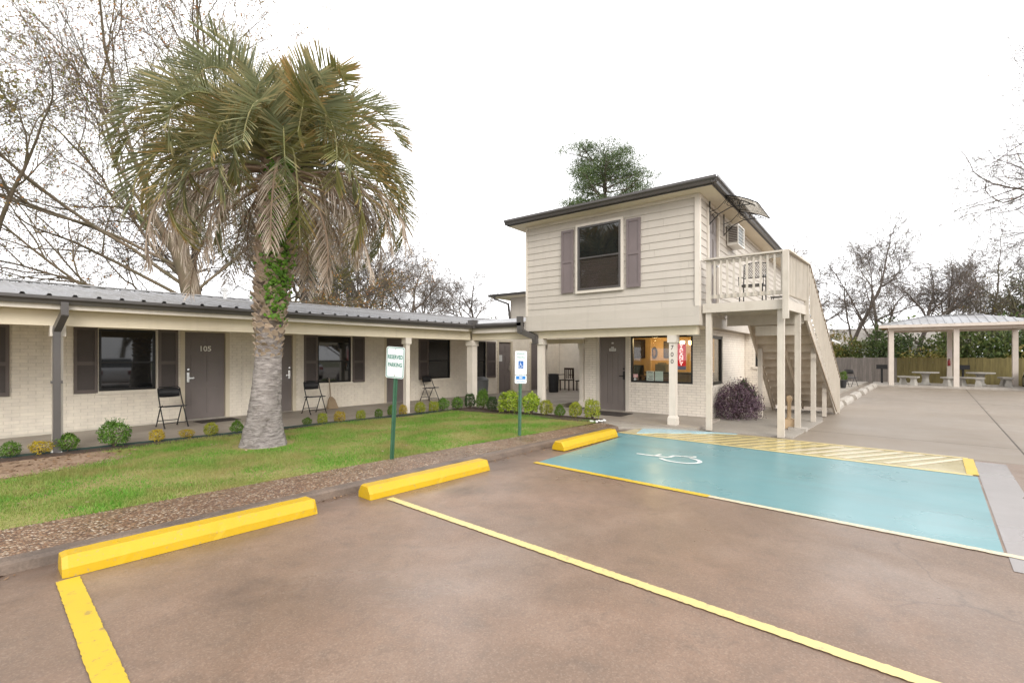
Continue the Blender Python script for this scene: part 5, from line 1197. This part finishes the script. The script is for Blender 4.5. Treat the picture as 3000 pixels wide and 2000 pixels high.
v, q = leaf_quads(np.concatenate(C), .5, rng, .5); tag(obj_np('far_woods', npmesh('far_woods', v, q, [LF_HEDGE])), 'hazy green woods in the far background', 'woods', kind='stuff')
# house glimpsed behind the fence
hs_ = empty('far_house', (52, -1, 0), 'pale low house half hidden by bushes beyond the fence', 'house')
bx('wall', WHITE, hs_, 50, 56, -6, 3, 0, 2.4); MB().prism([(49.5, -6.4, 2.401), (49.5, 3.4, 2.401), (53, 3.4, 3.9), (53, -6.4, 3.9)], (0, 0, .1)).build('roof', OLDCONC, hs_)
for y in (-4, -1, 1.5): bx('window', BLACKFR, hs_, 49.97, 49.998, y - .5, y + .5, 1, 1.9)

# ------------------------------------------------------------------ clipped shrubs
SH_G = leafmat('boxwood_green', [(.06, .135, .02), (.11, .21, .03), (.17, .29, .045), (.07, .12, .025)], hue=.012); SH_Y = leafmat('boxwood_gold', [(.50, .38, .03), (.60, .44, .035), (.36, .33, .035), (.54, .31, .03)]); SH_YG = leafmat('boxwood_lime', [(.22, .31, .03), (.34, .39, .045), (.44, .42, .05), (.13, .21, .025)], hue=.015)
SH_B = leafmat('bright_lime', [(.30, .42, .035), (.42, .52, .05), (.16, .27, .03), (.50, .55, .10)]); SH_D = leafmat('deep_green', [(.03, .065, .02), (.05, .10, .03), (.08, .13, .04), (.04, .07, .025)])
TWIG = mat('twig', (.12, .085, .06), None, 8, .9)
def shrub_mesh(seed, leaf, n=1500, size=.10, spiky=0., rough=.13):
    rng = np.random.default_rng(seed); d = rng.normal(size=(n, 3)); d /= np.linalg.norm(d, axis=1)[:, None]; d[:, 2] = np.where(d[:, 2] < -.75, -d[:, 2], d[:, 2])
    ph = rng.uniform(0, 6, 6); lump = 1 + rough * (np.sin(d[:, 0] * 5 + ph[0]) + np.sin(d[:, 1] * 6 + ph[1]) + np.sin(d[:, 2] * 5 + ph[2]) * .8) * .6 + rng.normal(0, rough * .45, n)
    r = lump * rng.uniform(.55, 1.0, n) ** .45; c = d * r[:, None] * np.array([.5, .5, .5]) + np.array([0, 0, .52]); c[:, 2] = np.maximum(c[:, 2], .04)
    up = d * .8 + np.array([0, 0, .5]); v, q = leaf_quads(c, size, rng, .5, up, .9); parts = [(v, q, 0)]
    if spiky:
        m = int(60 * spiky); a = rng.uniform(0, 6.28, m); z0 = rng.uniform(.8, .98, m); tb = []; cc = []
        for i in range(m):
            p = np.array([math.cos(a[i]) * rng.uniform(0, .42), math.sin(a[i]) * rng.uniform(0, .42), z0[i] - .1]); e = p + np.array([rng.normal(0, .1), rng.normal(0, .1), rng.uniform(.12, .34)])
            for s in np.linspace(.2, 1, 6): cc.append(p + (e - p) * s)
        v2, q2 = leaf_quads(np.array(cc), size * .9, rng, .4, None); parts.append((v2, q2, 0))
    v, q, m = join(parts); fol = npmesh('foliage', v, q, [leaf], m)
    tb = [(np.array([[0, 0, -.03], [rng.normal(0, .08), rng.normal(0, .08), .3], [rng.normal(0, .2), rng.normal(0, .2), .7]]), np.array([.03, .022, .01])) for _ in range(6)]
    return fol, npmesh('stems', *tubes_np(tb, 5), [TWIG])
SM = {'g': [shrub_mesh(1, SH_G), shrub_mesh(2, SH_G, spiky=.5), shrub_mesh(3, SH_G)], 'y': [shrub_mesh(4, SH_Y, 1100), shrub_mesh(5, SH_Y, 1000, rough=.18)], 'l': [shrub_mesh(6, SH_YG), shrub_mesh(7, SH_YG, spiky=.4)], 'b': [shrub_mesh(8, SH_B, 1700, .12, rough=.2), shrub_mesh(9, SH_B, 1700, .12, rough=.2)], 'd': [shrub_mesh(10, SH_D, spiky=.3), shrub_mesh(13, SH_D)], 's': [shrub_mesh(11, SH_G, 2600, .085, 1.3), shrub_mesh(12, SH_G, 2200, .08, 1.0)]}
SHR = [(1.11, 10.77, .27, .26, 'g', 'dark green shrub cut by the left edge of the picture'), (1.42, 10.38, .31, .24, 'y', 'round golden shrub left of the downspout'), (1.71, 10.40, .34, .32, 'g', 'green shrub at the foot of the downspout'), (2.27, 10.3, .48, .46, 's', 'large spiky green shrub before the first window'), (2.84, 10.2, .27, .24, 'y', 'yellow shrub left of the first folding chair'), (3.27, 10.15, .25, .2, 'y', 'small yellow shrub in front of the first folding chair'), (3.65, 10.0, .27, .28, 'l', 'yellow-green shrub before door 105'), (4.08, 9.93, .27, .26, 'g', 'green shrub touching the left of the palm trunk'), (5.43, 9.82, .21, .2, 'g', 'small green shrub first right of the palm trunk'), (5.75, 9.66, .24, .26, 'l', 'small lime shrub second right of the palm trunk'), (6.14, 9.52, .30, .27, 'y', 'gold and green shrub below the broom'), (6.66, 9.6, .25, .24, 'l', 'lime shrub between broom and third door'), (7.12, 9.6, .23, .24, 'g', 'small green shrub left of the leaning sign post'), (7.48, 9.56, .27, .29, 'g', 'green shrub right behind the leaning sign post'), (7.8, 9.42, .26, .29, 'y', 'golden shrub at the foot of the slim porch post'), (8.3, 9.42, .33, .32, 'l', 'lime shrub just right of the slim porch post'), (8.74, 9.46, .31, .32, 'l', 'lime shrub under the third folding chair'), (9.05, 9.33, .34, .40, 'g', 'green shrub right of the third folding chair'), (9.54, 9.22, .37, .38, 'g', 'green shrub second left of the corner post'), (10.0, 9.25, .38, .46, 'd', 'dark green shrub just left of the corner post'), (9.98, 8.6, .41, .58, 's', 'tall feathery green shrub right of the corner post'), (9.72, 8.05, .33, .45, 'd', 'dull dark shrub left of the bright pair'), (9.76, 7.5, .62, .60, 'b', 'widest bright lime shrub, left of the blue sign post'), (9.8, 6.86, .5, .62, 'b', 'bright lime shrub right behind the blue sign post'), (9.94, 6.5, .40, .43, 'l', 'lime shrub right of the bright pair'), (9.82, 6.03, .31, .33, 'g', 'third shrub from the right end of the row, darker green'), (9.92, 5.66, .36, .43, 'l', 'second shrub from the right end of the row'), (9.95, 5.24, .42, .5, 'l', 'bright shrub at the right end of the row by the doormat')]
for i, (x, y, dm, h, k, lb) in enumerate(SHR):
    if i < 20: y = min(y, float(np.interp(x, [1.1, 1.5, 4.5, 10.3], [10.16, 10.12, 9.84, 9.25])) - .15 - dm * .1)
    r = empty('clipped_shrub', (x, y, .09), lb, 'shrub', 'clipped shrubs along the porch'); f, s = SM[k][i % len(SM[k])]
    r.rotation_euler.z = i * 1.7; r.scale = (dm * .88, dm * .88, h * .88); obj_np('foliage', f, r); obj_np('stems', s, r)
PUR = leafmat('purple_leaves', [(.06, .035, .05), (.10, .058, .085), (.16, .10, .135), (.075, .055, .05), (.30, .21, .26)], trans=.15)
rng = np.random.default_rng(15); n = 6500; d = rng.normal(size=(n, 3)); d /= np.linalg.norm(d, axis=1)[:, None]; d[:, 2] = np.abs(d[:, 2])
rad = (rng.uniform(.4, 1, n) ** .35 * (1 + .10 * np.sin(d[:, 0] * 7) + rng.normal(0, .07, n)))[:, None]; c = d * rad * np.array([.60, .60, .70]) + np.array([0, 0, .2]); lowr = rng.random(n) < .3; c[lowr, 2] = rng.uniform(.02, .4, lowr.sum()); c[:, 2] = np.maximum(c[:, 2], .02)
v, q = leaf_quads(c, .075, rng, .28, d * .6, 1); r = empty('purple_shrub', (12.85, 2.72, .03), 'rounded dark purple shrub between office wall and stair', 'shrub'); r.scale = (1.15, .88, 1.0)
obj_np('foliage', npmesh('foliage', v, q, [PUR]), r); tb = [(np.array([[0, 0, 0], [math.cos(a) * .2, math.sin(a) * .2, .3], [math.cos(a) * .42, math.sin(a) * .42, .62]]), np.array([.02, .014, .006])) for a in np.arange(0, 6.28, .5)]; obj_np('stems', npmesh('stems', *tubes_np(tb, 5), [TWIG]), r)
for x, y, dm, h, lb in ((14.6, 2.95, .55, .85, 'tall green shrub behind the stair stringers'), (15.3, 2.9, .5, .6, 'low dark green shrub under the stair')):
    r = empty('wall_shrub', (x, y, .02), lb, 'shrub'); f, s = SM['d'][0]; r.scale = (dm, dm * .6, h); obj_np('foliage', f, r); obj_np('stems', s, r)
o = obj_np('leaves', SM['g'][1][0], pot_root, (0, 0, .3)); o.scale = (.34, .34, .42)
# white stones in the bed
def stones(cx, cy, n, spread, lb, s0=.05):
    rr = random.Random(n)
    r = []
    for k in range(n):
        mb = MB(); s = s0 * rr.uniform(.6, 1.2); P_ = []
        mb.lathe([(s * .55, 0), (s, s * .3), (s * .8, s * .7), (s * .3, s * .9)], 7)
        mb.v = [(a * rr.uniform(.8, 1.2), b * rr.uniform(.8, 1.2), c_ * rr.uniform(.8, 1.1)) for a, b, c_ in mb.v]
        o = mb.build('white_stone', WHITE); o.location = (cx + rr.uniform(-1, 1) * spread, cy + rr.uniform(-1, 1) * spread * .6, .085); tag(o, lb, 'stone', lb + 's')
stones(9.72, 5.02, 9, .22, 'small white stone beside the last shrub of the row', .045); stones(1.63, 9.95, 2, .06, 'white stone in the bare soil near the downspout', .07)

# ================================================================== palm
from mathutils import noise as mnoise
palm = empty('palm_tree', (3.85, 8.15, 0), 'stout palm with grey trunk, ivy and a skirt of dead fronds on the lawn', 'palm tree')
TRP = [(0, .40), (.06, .38), (.18, .345), (.45, .295), (.9, .25), (1.4, .222), (1.8, .215), (2.3, .235), (2.8, .255), (3.3, .265), (3.8, .27), (4.3, .265), (4.7, .24), (5.1, .15)]
def pax(z): return V((3.85 + .155 * (z / 4.2) ** 1.2 , 8.15 - .20 * (z / 4.2) ** 1.2, z + .06))
def prad(z): return .93 * float(np.interp(z, [a for a, b in TRP], [b for a, b in TRP]))
t = NT('palm_bark'); p = t.pos((1, 1, 1)); ps = t.pos((2.0, 2.0, 11))
f1 = t.noise(ps, 3.0, 8, .72, .9); f2 = t.noise(p, 5, 5, .6)
col = t.mix(t.rng(f1, .35, .62), (.13, .112, .105), (.38, .345, .325)); col = t.mix(t.rng(f2, .55, .75, 0, .7), col, (.17, .14, .12)); col = t.mix(t.rng(t.noise(p, 2.0, 5, .7), .64, .72, 0, .8), col, (.06, .05, .045))
zz = t.n('ShaderNodeSeparateXYZ'); t.l(p, zz.inputs[0]); col = t.mix(t.rng(t.math('ADD', zz.outputs[2], t.rng(f2, .3, .7, -.25, .25)), 1.6, 2.4), col, (.10, .075, .055))
PBARK = t.done(t.bsdf(col, .85, 0, .25, t.bump(f1, 1.0, .035)))
mb = MB(); zs = np.linspace(0, 5.1, 190); nn = 44; vs = []; rr = random.Random(2)
for i, z in enumerate(zs):
    c = pax(z); r = prad(z)
    for j in range(nn):
        a = 2 * math.pi * j / nn; q = V((math.cos(a) * 1.3, math.sin(a) * 1.3, z * 1.1)); q2 = V((math.cos(a) * 2.2, math.sin(a) * 2.2, z * 21)); q3 = V((math.cos(a) * 4.5, math.sin(a) * 4.5, z * 6))
        k = 1 + .07 * mnoise.noise(q) + .034 * mnoise.noise(q2) * (1 if z > .1 else .3) + .045 * mnoise.noise(q3) - (.16 if mnoise.noise(q * 1.9 + V((3, 1, 7))) > .42 and z < 1.4 else 0) + (.10 * max(0, .22 - z) / .22 * mnoise.noise(V((math.cos(a) * 3, math.sin(a) * 3, 0))))
        vs.append((c.x + r * k * math.cos(a), c.y + r * k * math.sin(a), c.z - (.06 if i == 0 else 0)))
mb.add(vs, [(i * nn + j, i * nn + (j + 1) % nn, (i + 1) * nn + (j + 1) % nn, (i + 1) * nn + j) for i in range(len(zs) - 1) for j in range(nn)])
ptr = mb.build('trunk', PBARK, palm, True)
# leaf bases
BOOT = mat('leaf_base', (.40, .32, .25), (.25, .175, .12), 9, .85, bump=.5, bsc=40, rnd=.28, obj=True)
def boot_mesh(s):
    r_ = random.Random(s); w0, w1 = .085, .035
    pts = [(-w0, 0, 0), (w0, 0, 0), (w0 * .9, .035, .05), (w1, .085, .12 + r_.uniform(0, .03)), (-w1, .085, .12), (-w0 * .9, .035, .05), (-w0 * .8, -.02, .02), (w0 * .8, -.02, .02), (w1, .06, .125), (-w1, .06, .13)]
    return MB().add(pts, [(0, 1, 2, 5), (5, 2, 3, 4), (0, 5, 6), (1, 7, 2), (6, 5, 4, 9), (7, 8, 3, 2), (4, 3, 8, 9), (0, 6, 7, 1), (6, 9, 8, 7)]).mesh('leaf_base', BOOT)
bms = [boot_mesh(s) for s in range(4)]
k = 0; z = 1.5
while z < 4.75:
    nb = 11; off_ = (k % 2) * math.pi / nb
    for j in range(nb):
        a = 2 * math.pi * j / nb + off_ + rr.uniform(-.09, .09); c = pax(z); r = prad(z) * .97; sc = rr.uniform(.8, 1.2) * (.42 + .58 * min(1, (z - 1.5) / .9))
        put('leaf_base', bms[(j + k) % 4], ptr, (c.x + r * math.cos(a), c.y + r * math.sin(a), c.z + rr.uniform(-.03, .03)), rot=(rr.uniform(-.25, .25), rr.uniform(-.35, .35), a - math.pi / 2), scale=(sc * 1.1, sc * 1.0, sc * .85))
    z += .092; k += 1
# ivy
IVY = leafmat('ivy_leaves', [(.06, .14, .015), (.11, .24, .025), (.18, .34, .04), (.09, .16, .03)])
rng = np.random.default_rng(4); C = []; Nm = []
toC = math.atan2(-8.15, -3.85)
for i in range(1500):
    z = rng.uniform(1.95, 4.75); a = toC + .3 + rng.normal(0, .55 if z > 3 else .38); r = prad(z) + abs(rng.normal(.03, .035)) + .02
    if z < 2.7 and rng.random() < (2.7 - z) * 1.3: continue
    c = pax(z); C.append((c.x + r * math.cos(a), c.y + r * math.sin(a), c.z)); Nm.append((math.cos(a), math.sin(a), .4))
C = np.array(C) - np.array(palm.location); v, q = leaf_quads(C, .075, rng, .8, np.array(Nm), .7); obj_np('ivy', npmesh('ivy', v, q, [IVY]), palm)
# fronds
def frondmat(name, base, tip, trans=.25, rough=.5):
    t = NT(name); r = t.n('ShaderNodeNewGeometry').outputs['Random Per Island']; at = t.n('ShaderNodeAttribute'); at.attribute_name = 'tip'
    c = t.mix(r, base[0], base[1]); f = t.math('ADD', at.outputs['Fac'], t.rng(r, 0, 1, -.3, .3)); oi = t.n('ShaderNodeObjectInfo').outputs['Random']
    f = t.math('ADD', f, t.rng(oi, 0, 1, -.25, .3)); c = t.mix(t.rng(f, .35, .9), c, tip)
    hs = t.n('ShaderNodeHueSaturation'); t.l(t.rng(oi, 0, 1, .8, 1.2), hs.inputs['Value']); t.l(c, hs.inputs['Color']); c = hs.outputs[0]
    b = t.bsdf(c, rough, 0, .35); tr = t.n('ShaderNodeBsdfTranslucent'); t.l(c, tr.inputs[0]); m = t.n('ShaderNodeMixShader'); m.inputs[0].default_value = trans; t.l(b, m.inputs[1]); t.l(tr.outputs[0], m.inputs[2]); return t.done(m.outputs[0])
FGR = frondmat('frond_green', ((.185, .21, .11), (.33, .345, .20)), (.36, .31, .16), .3, .34); FYL = frondmat('frond_mixed', ((.18, .19, .065), (.30, .275, .11)), (.42, .27, .11), .3, .36); FDD = frondmat('frond_dead', ((.42, .34, .27), (.27, .205, .155)), (.60, .52, .44), .2, .8)
RACH = mat('rachis', (.22, .24, .09), (.30, .25, .12), 3, .5); RACHD = mat('rachis_dead', (.28, .2, .14), None, 5, .8)
def frond(seed, L, elev, droop, m, rm, dead=0., npair=64, LL=.62, wd=.024):
    rng = np.random.default_rng(seed); N_ = 24; th = math.radians(elev); p = np.zeros(3); pts = [p]; T = []; tw = rng.normal(0, .12)
    for i in range(N_):
        s = (i + .5) / N_; a = th - math.radians(droop) * s ** 1.35; y = tw * s; d = np.array([math.cos(a) * math.cos(y), math.cos(a) * math.sin(y), math.sin(a)]); T.append(d); p = p + d * L / N_; pts.append(p)
    pts = np.array(pts); T.append(T[-1]); T = np.array(T); V_, Q_, TP = [], [], []; n = 0
    for k in range(npair):
        s = .16 + .84 * (k / (npair - 1)); x = s * N_; i = min(int(x), N_ - 1); c = pts[i] + (pts[i + 1] - pts[i]) * (x - i); tg = T[i]; side = np.cross(tg, [0, 0, 1.]); sn = np.linalg.norm(side); side = side / sn if sn > .05 else np.array([0, 1., 0]); up = np.cross(side, tg)
        ll = LL * (math.sin(math.pi * (.18 + .76 * s)) ** .7) * rng.uniform(.85, 1.12)
        for sg in (-1, 1):
            if rng.random() < .07 + .12 * dead: continue
            fw = .45 + .7 * s + rng.normal(0, .08); vv = (1.0 - .3 * s) * max(0, 1 - 1.6 * dead) + rng.normal(0, .13 + .12 * dead) - .45 * dead; d = side * sg * (.8 - .15 * dead) + tg * fw + up * vv; d /= np.linalg.norm(d)
            w_ = np.cross(d, up * .7 + side * sg * .6); w_ /= np.linalg.norm(w_) + 1e-9; dr = np.array([0, 0, -1.]) * (.02 + .6 * dead + abs(rng.normal(0, .04)))
            q = [c, c + d * ll * .5 + dr * ll * .12, c + d * ll * .85 + dr * ll * .45, c + d * ll + dr * ll * .72]
            ws_ = [wd * .55, wd, wd * .6, wd * .08]
            w_ = w_ + rng.normal(0, .25 + .3 * dead, 3); w_ /= np.linalg.norm(w_)
            for a_, b_, tt in zip(q, ws_, (0, .35, .75, 1)): V_ += [a_ - w_ * b_ / 2, a_ + w_ * b_ / 2]; TP += [tt, tt]
            for j in range(3): Q_.append((n + 2 * j, n + 2 * j + 1, n + 2 * j + 3, n + 2 * j + 2))
            n += 8
    rt = tubes_np([(pts[::2], np.linspace(.028, .005, len(pts[::2])))], 5); V_ = np.array(V_); Q_ = np.array(Q_); v, q, mi = join([(V_, Q_, 0), (*rt, 1)])
    me = npmesh('frond', v, q, [m, rm], mi); at = me.attributes.new('tip', 'FLOAT', 'POINT'); at.data.foreach_set('value', np.concatenate([np.array(TP), np.zeros(len(rt[0]))]).astype(np.float32)); return me
GRP = [frond(100 + i, 1.85 + .1 * (i % 3), 82 - 6 * i, 70 + 14 * i, FGR, RACH, 0, 62, .6, .024) for i in range(6)]
MID = [frond(120 + i, 2.3 + .14 * (i % 3), 64 - 6 * i, 122 + 5 * i, FGR if i % 3 else FYL, RACH, .0, 68, .62, .024) for i in range(7)]
LOW = [frond(140 + i, 2.5 + .14 * (i % 3), 38 - 6 * i, 116 + 4 * i, FYL if i % 3 else FGR, RACH, .10, 68, .6, .022) for i in range(7)]
DRY = [frond(160 + i, 2.1 + .14 * (i % 4), 22 - 8 * i, 112 - 4 * i, FDD, RACHD, .5, 60, .5, .017) for i in range(6)]
HNG = [frond(180 + i, 1.75 + .2 * (i % 3), -8 - 7 * i, 80 - 2 * i, FDD, RACHD, .7, 60, .36, .016) for i in range(4)]
cc = pax(4.78); rr = random.Random(12)
def put_fronds(set_, n, zoff, rad, a0, jit=.12, js=.07, skip=None):
    for i in range(n):
        a = a0 + 2 * math.pi * i / n + rr.uniform(-jit, jit); s = rr.uniform(1 - js, 1 + js)
        if skip and abs((a - toC + math.pi) % (2 * math.pi) - math.pi) < skip: continue
        put('frond', set_[(i * 5 + i // 3) % len(set_)], palm, (cc.x + rad * math.cos(a), cc.y + rad * math.sin(a), cc.z + zoff + rr.uniform(-.08, .08)), rot=(rr.uniform(-.18, .18), rr.uniform(-.12, .12), a), scale=(s, s, s))
put_fronds(GRP, 16, .12, .05, .2, .3); put_fronds(MID, 31, .05, .12, .5, .22); put_fronds(LOW, 34, -.06, .18, .1, .22, .12); put_fronds(DRY, 28, -.22, .22, .35, .25, .1, .7); put_fronds(HNG, 16, -.4, .26, .15, .3, .2, .85)
for a, z_, k in ((toC - .12, -.05, 1), (toC + .62, -.3, 2)):
    put('frond', HNG[k], palm, (cc.x + .26 * math.cos(a), cc.y + .26 * math.sin(a), cc.z + z_), rot=(0, .25, a), scale=(1.05, 1.05, 1.05))

# ================================================================== grass
GR = leafmat('grass_blades', [(.075, .21, .02), (.12, .31, .032), (.18, .38, .05), (.26, .34, .075)], trans=.4, val=0, patch=((.33, .30, .11), 1.1))
rng = np.random.default_rng(6); n = 330000
P_ = np.array(LAWNP); X = rng.uniform(-.5, 9.9, n); Y = rng.uniform(4.9, 10.4, n)
inside = np.zeros(n, bool)
for i in range(len(P_)):
    (x0, y0), (x1, y1) = P_[i], P_[(i + 1) % len(P_)]
    c = ((y0 > Y) != (y1 > Y)) & (X < (x1 - x0) * (Y - y0) / (y1 - y0 + 1e-12) + x0); inside ^= c
ed = ((X - .75) / 1.5) ** 2 + ((Y - 9.25) / .9) ** 2 + rng.normal(0, .22, n)
pt = ((X - 3.85) ** 2 + (Y - 8.15) ** 2) > .46 ** 2
dens = .62 + .38 * np.sin(X * 3.1 + np.sin(Y * 4)) * np.sin(Y * 3.7 + np.sin(X * 2.3))
k = inside & (ed > 1) & pt & (rng.random(n) < dens); X, Y = X[k], Y[k]; n = len(X)
h = rng.uniform(.018, .048, n) * (1 + .5 * np.sin(X * 2.1 + 1) * np.sin(Y * 2.9)); a = rng.uniform(0, 6.283, n); w_ = rng.uniform(.0025, .0055, n); ln = rng.uniform(.1, .9, n) * h; b = rng.uniform(0, 6.283, n)
z0 = np.full(n, .08); cx, sx = np.cos(a) * w_, np.sin(a) * w_; lx, ly = np.cos(b) * ln, np.sin(b) * ln
v = np.stack([np.stack([X - cx, Y - sx, z0], 1), np.stack([X + cx, Y + sx, z0], 1), np.stack([X + lx, Y + ly, z0 + h], 1)], 1).reshape(-1, 3)
tag(obj_np('grass', npmesh('grass', v, np.arange(n * 3).reshape(n, 3), [GR])), 'short lawn grass between the walkway and the porch', 'grass', kind='stuff')
# fallen leaves on soil, lawn and bed
FL = leafmat('leaf_litter', [(.22, .12, .06), (.32, .2, .11), (.14, .08, .045), (.4, .3, .2)], trans=.1)
a = rng.uniform(0, 6.283, 900); r_ = np.sqrt(rng.uniform(0, 1, 900)); c1 = np.stack([.75 + 1.6 * r_ * np.cos(a), 9.25 + .95 * r_ * np.sin(a), np.full(900, .096)], 1)
c2 = np.stack([rng.uniform(0, 9.5, 150), rng.uniform(5.6, 9.4, 150), np.full(150, .115)], 1); k2 = (c2[:, 1] > 6.0 - .08 * c2[:, 0]); gu = rng.uniform(-.5, 8, 90); gv = -.02 - np.abs(rng.normal(0, .10, 90)); c3 = np.array([K(a_, b_, .006) for a_, b_ in zip(gu, gv)]); c = np.concatenate([c1, c2[k2], c3]); v, q = leaf_quads(c, .05, rng, .5, np.tile([0, 0, 1.], (len(c), 1)), .25)
tag(obj_np('leaf_litter', npmesh('leaf_litter', v, q, [FL])), 'scattered fallen brown leaves on lawn and bare soil', 'leaves', kind='stuff')

# ================================================================== cars (one at the right edge, others parked across the lot and mirrored in the windows)
CARW = mat('car_white', (.72, .73, .75), None, 2, .18, spec=.6); TYRE = mat('tyre', (.02, .02, .02), None, 5, .8); RIM = mat('rim', (.45, .45, .46), None, 5, .3, metal=.8); LAMP = mat('headlight', (.7, .72, .75), None, 5, .08); CGL = glass('car_glass', opaque=(.015, .018, .02), ior=1.6)
def car():
    r = local(empty('parked_car', cat='car')); S = [(-2.2, .45, .62, .62), (-2.15, .32, .78, .80), (-1.7, .25, .92, .86), (-.9, .22, .98, .89), (0, .22, 1.0, .9), (1.0, .22, 1.0, .9), (1.8, .25, .98, .87), (2.15, .32, .92, .8), (2.2, .45, .8, .68)]
    V_, F_ = [], []
    for x, zb, zt_, hw in S: V_ += [(x, -hw * .92, zb), (x, -hw, zb + .18), (x, -hw, zt_ - .16), (x, -hw * .86, zt_), (x, hw * .86, zt_), (x, hw, zt_ - .16), (x, hw, zb + .18), (x, hw * .92, zb)]
    for i in range(len(S) - 1):
        for j in range(8): F_.append((i * 8 + j, i * 8 + (j + 1) % 8, i * 8 + 8 + (j + 1) % 8, i * 8 + 8 + j))
    F_ += [tuple(range(8))[::-1], tuple(range(len(V_) - 8, len(V_)))]; MB().add(V_, F_).build('body', CARW, r, True)
    G = [(-1.15, .97, .80), (-.35, 1.42, .64), (.9, 1.45, .64), (1.75, .98, .78)]
    V_ = []
    for x, z, hw in G: V_ += [(x, -hw, z), (x, hw, z)]
    lo = [(-1.15, -.8, .95), (-1.15, .8, .95), (1.75, -.8, .95), (1.75, .8, .95)]
    MB().add([(-1.2, -.8, .93), (1.8, -.8, .93), (1.8, .8, .93), (-1.2, .8, .93), (-.35, -.62, 1.40), (.95, -.62, 1.41), (.95, .62, 1.41), (-.35, .62, 1.40)], [(0, 1, 5, 4), (1, 2, 6, 5), (2, 3, 7, 6), (3, 0, 4, 7)]).build('windows', CGL, r)
    MB().hexa([(-.38, -.63, 1.40), (.98, -.63, 1.41), (.98, .63, 1.41), (-.38, .63, 1.40), (-.3, -.56, 1.455), (.9, -.56, 1.46), (.9, .56, 1.46), (-.3, .56, 1.455)]).build('roof', CARW, r)
    for x in (-1.4, 1.35):
        for s in (-1, 1):
            t_ = MB().tube([(x, s * .72, .32), (x, s * .915, .32)], .32, 20).build('wheel', TYRE, r); MB().tube([(x, s * .905, .32), (x, s * .925, .32)], .2, 16).build('rim', RIM, t_)
    for s in (-1, 1): MB().box(-2.19, -2.0, s * .5 - .16, s * .5 + .16, .62, .74).build('headlight', LAMP, r); MB().box(2.1, 2.2, s * .58 - .12, s * .58 + .12, .66, .84).build('tail_light', mat('tail', (.4, .01, .01), None, 4, .2), r)
    MB().box(-2.21, -2.17, -.3, .3, .45, .6).build('grille', BLACKPL, r); return r
c = car(); tag(c, 'silver-white car just entering the picture at the right edge beside the pavilion', 'car', 'parked cars'); c.location = (32.6, -6.75, .0); c.rotation_euler.z = math.radians(-8)
c.location = (32.25, -6.66, .001); c.rotation_euler.z = math.radians(180)
for x, y, a, lb in ((4.6, -6.5, 95, 'white car mirrored at the left in the first motel window'), (7.6, -6.8, 88, 'white car mirrored at the right in the first motel window'), (14.5, -8, 92, 'white car mirrored in the second motel window')): dup(c, (x, y, .001), math.radians(a), label=lb)
G3 = 'trees across the lot mirrored in windows'
for k, x, y, rz, s, lb in ((3, 6, -19, 1, 1.5, 'tree across the lot mirrored in the first window'), (1, 13, -21, 2, 1.6, 'tree across the lot mirrored in the second window'), (3, -2, -22, 3, 1.7, 'tree across the lot behind the photographer, left'), (3, -22, 4, 4, 1.6, 'tree mirrored in the upper office window, left'), (1, -24, -3, 1, 1.6, 'tree mirrored in the upper office window, right'), (3, 20, -20, 0, 1.5, 'tree across the drive mirrored in the third window')):
    place_tree('bare_tree', bt[k], (x, y, 0), rz, s, lb, G3)
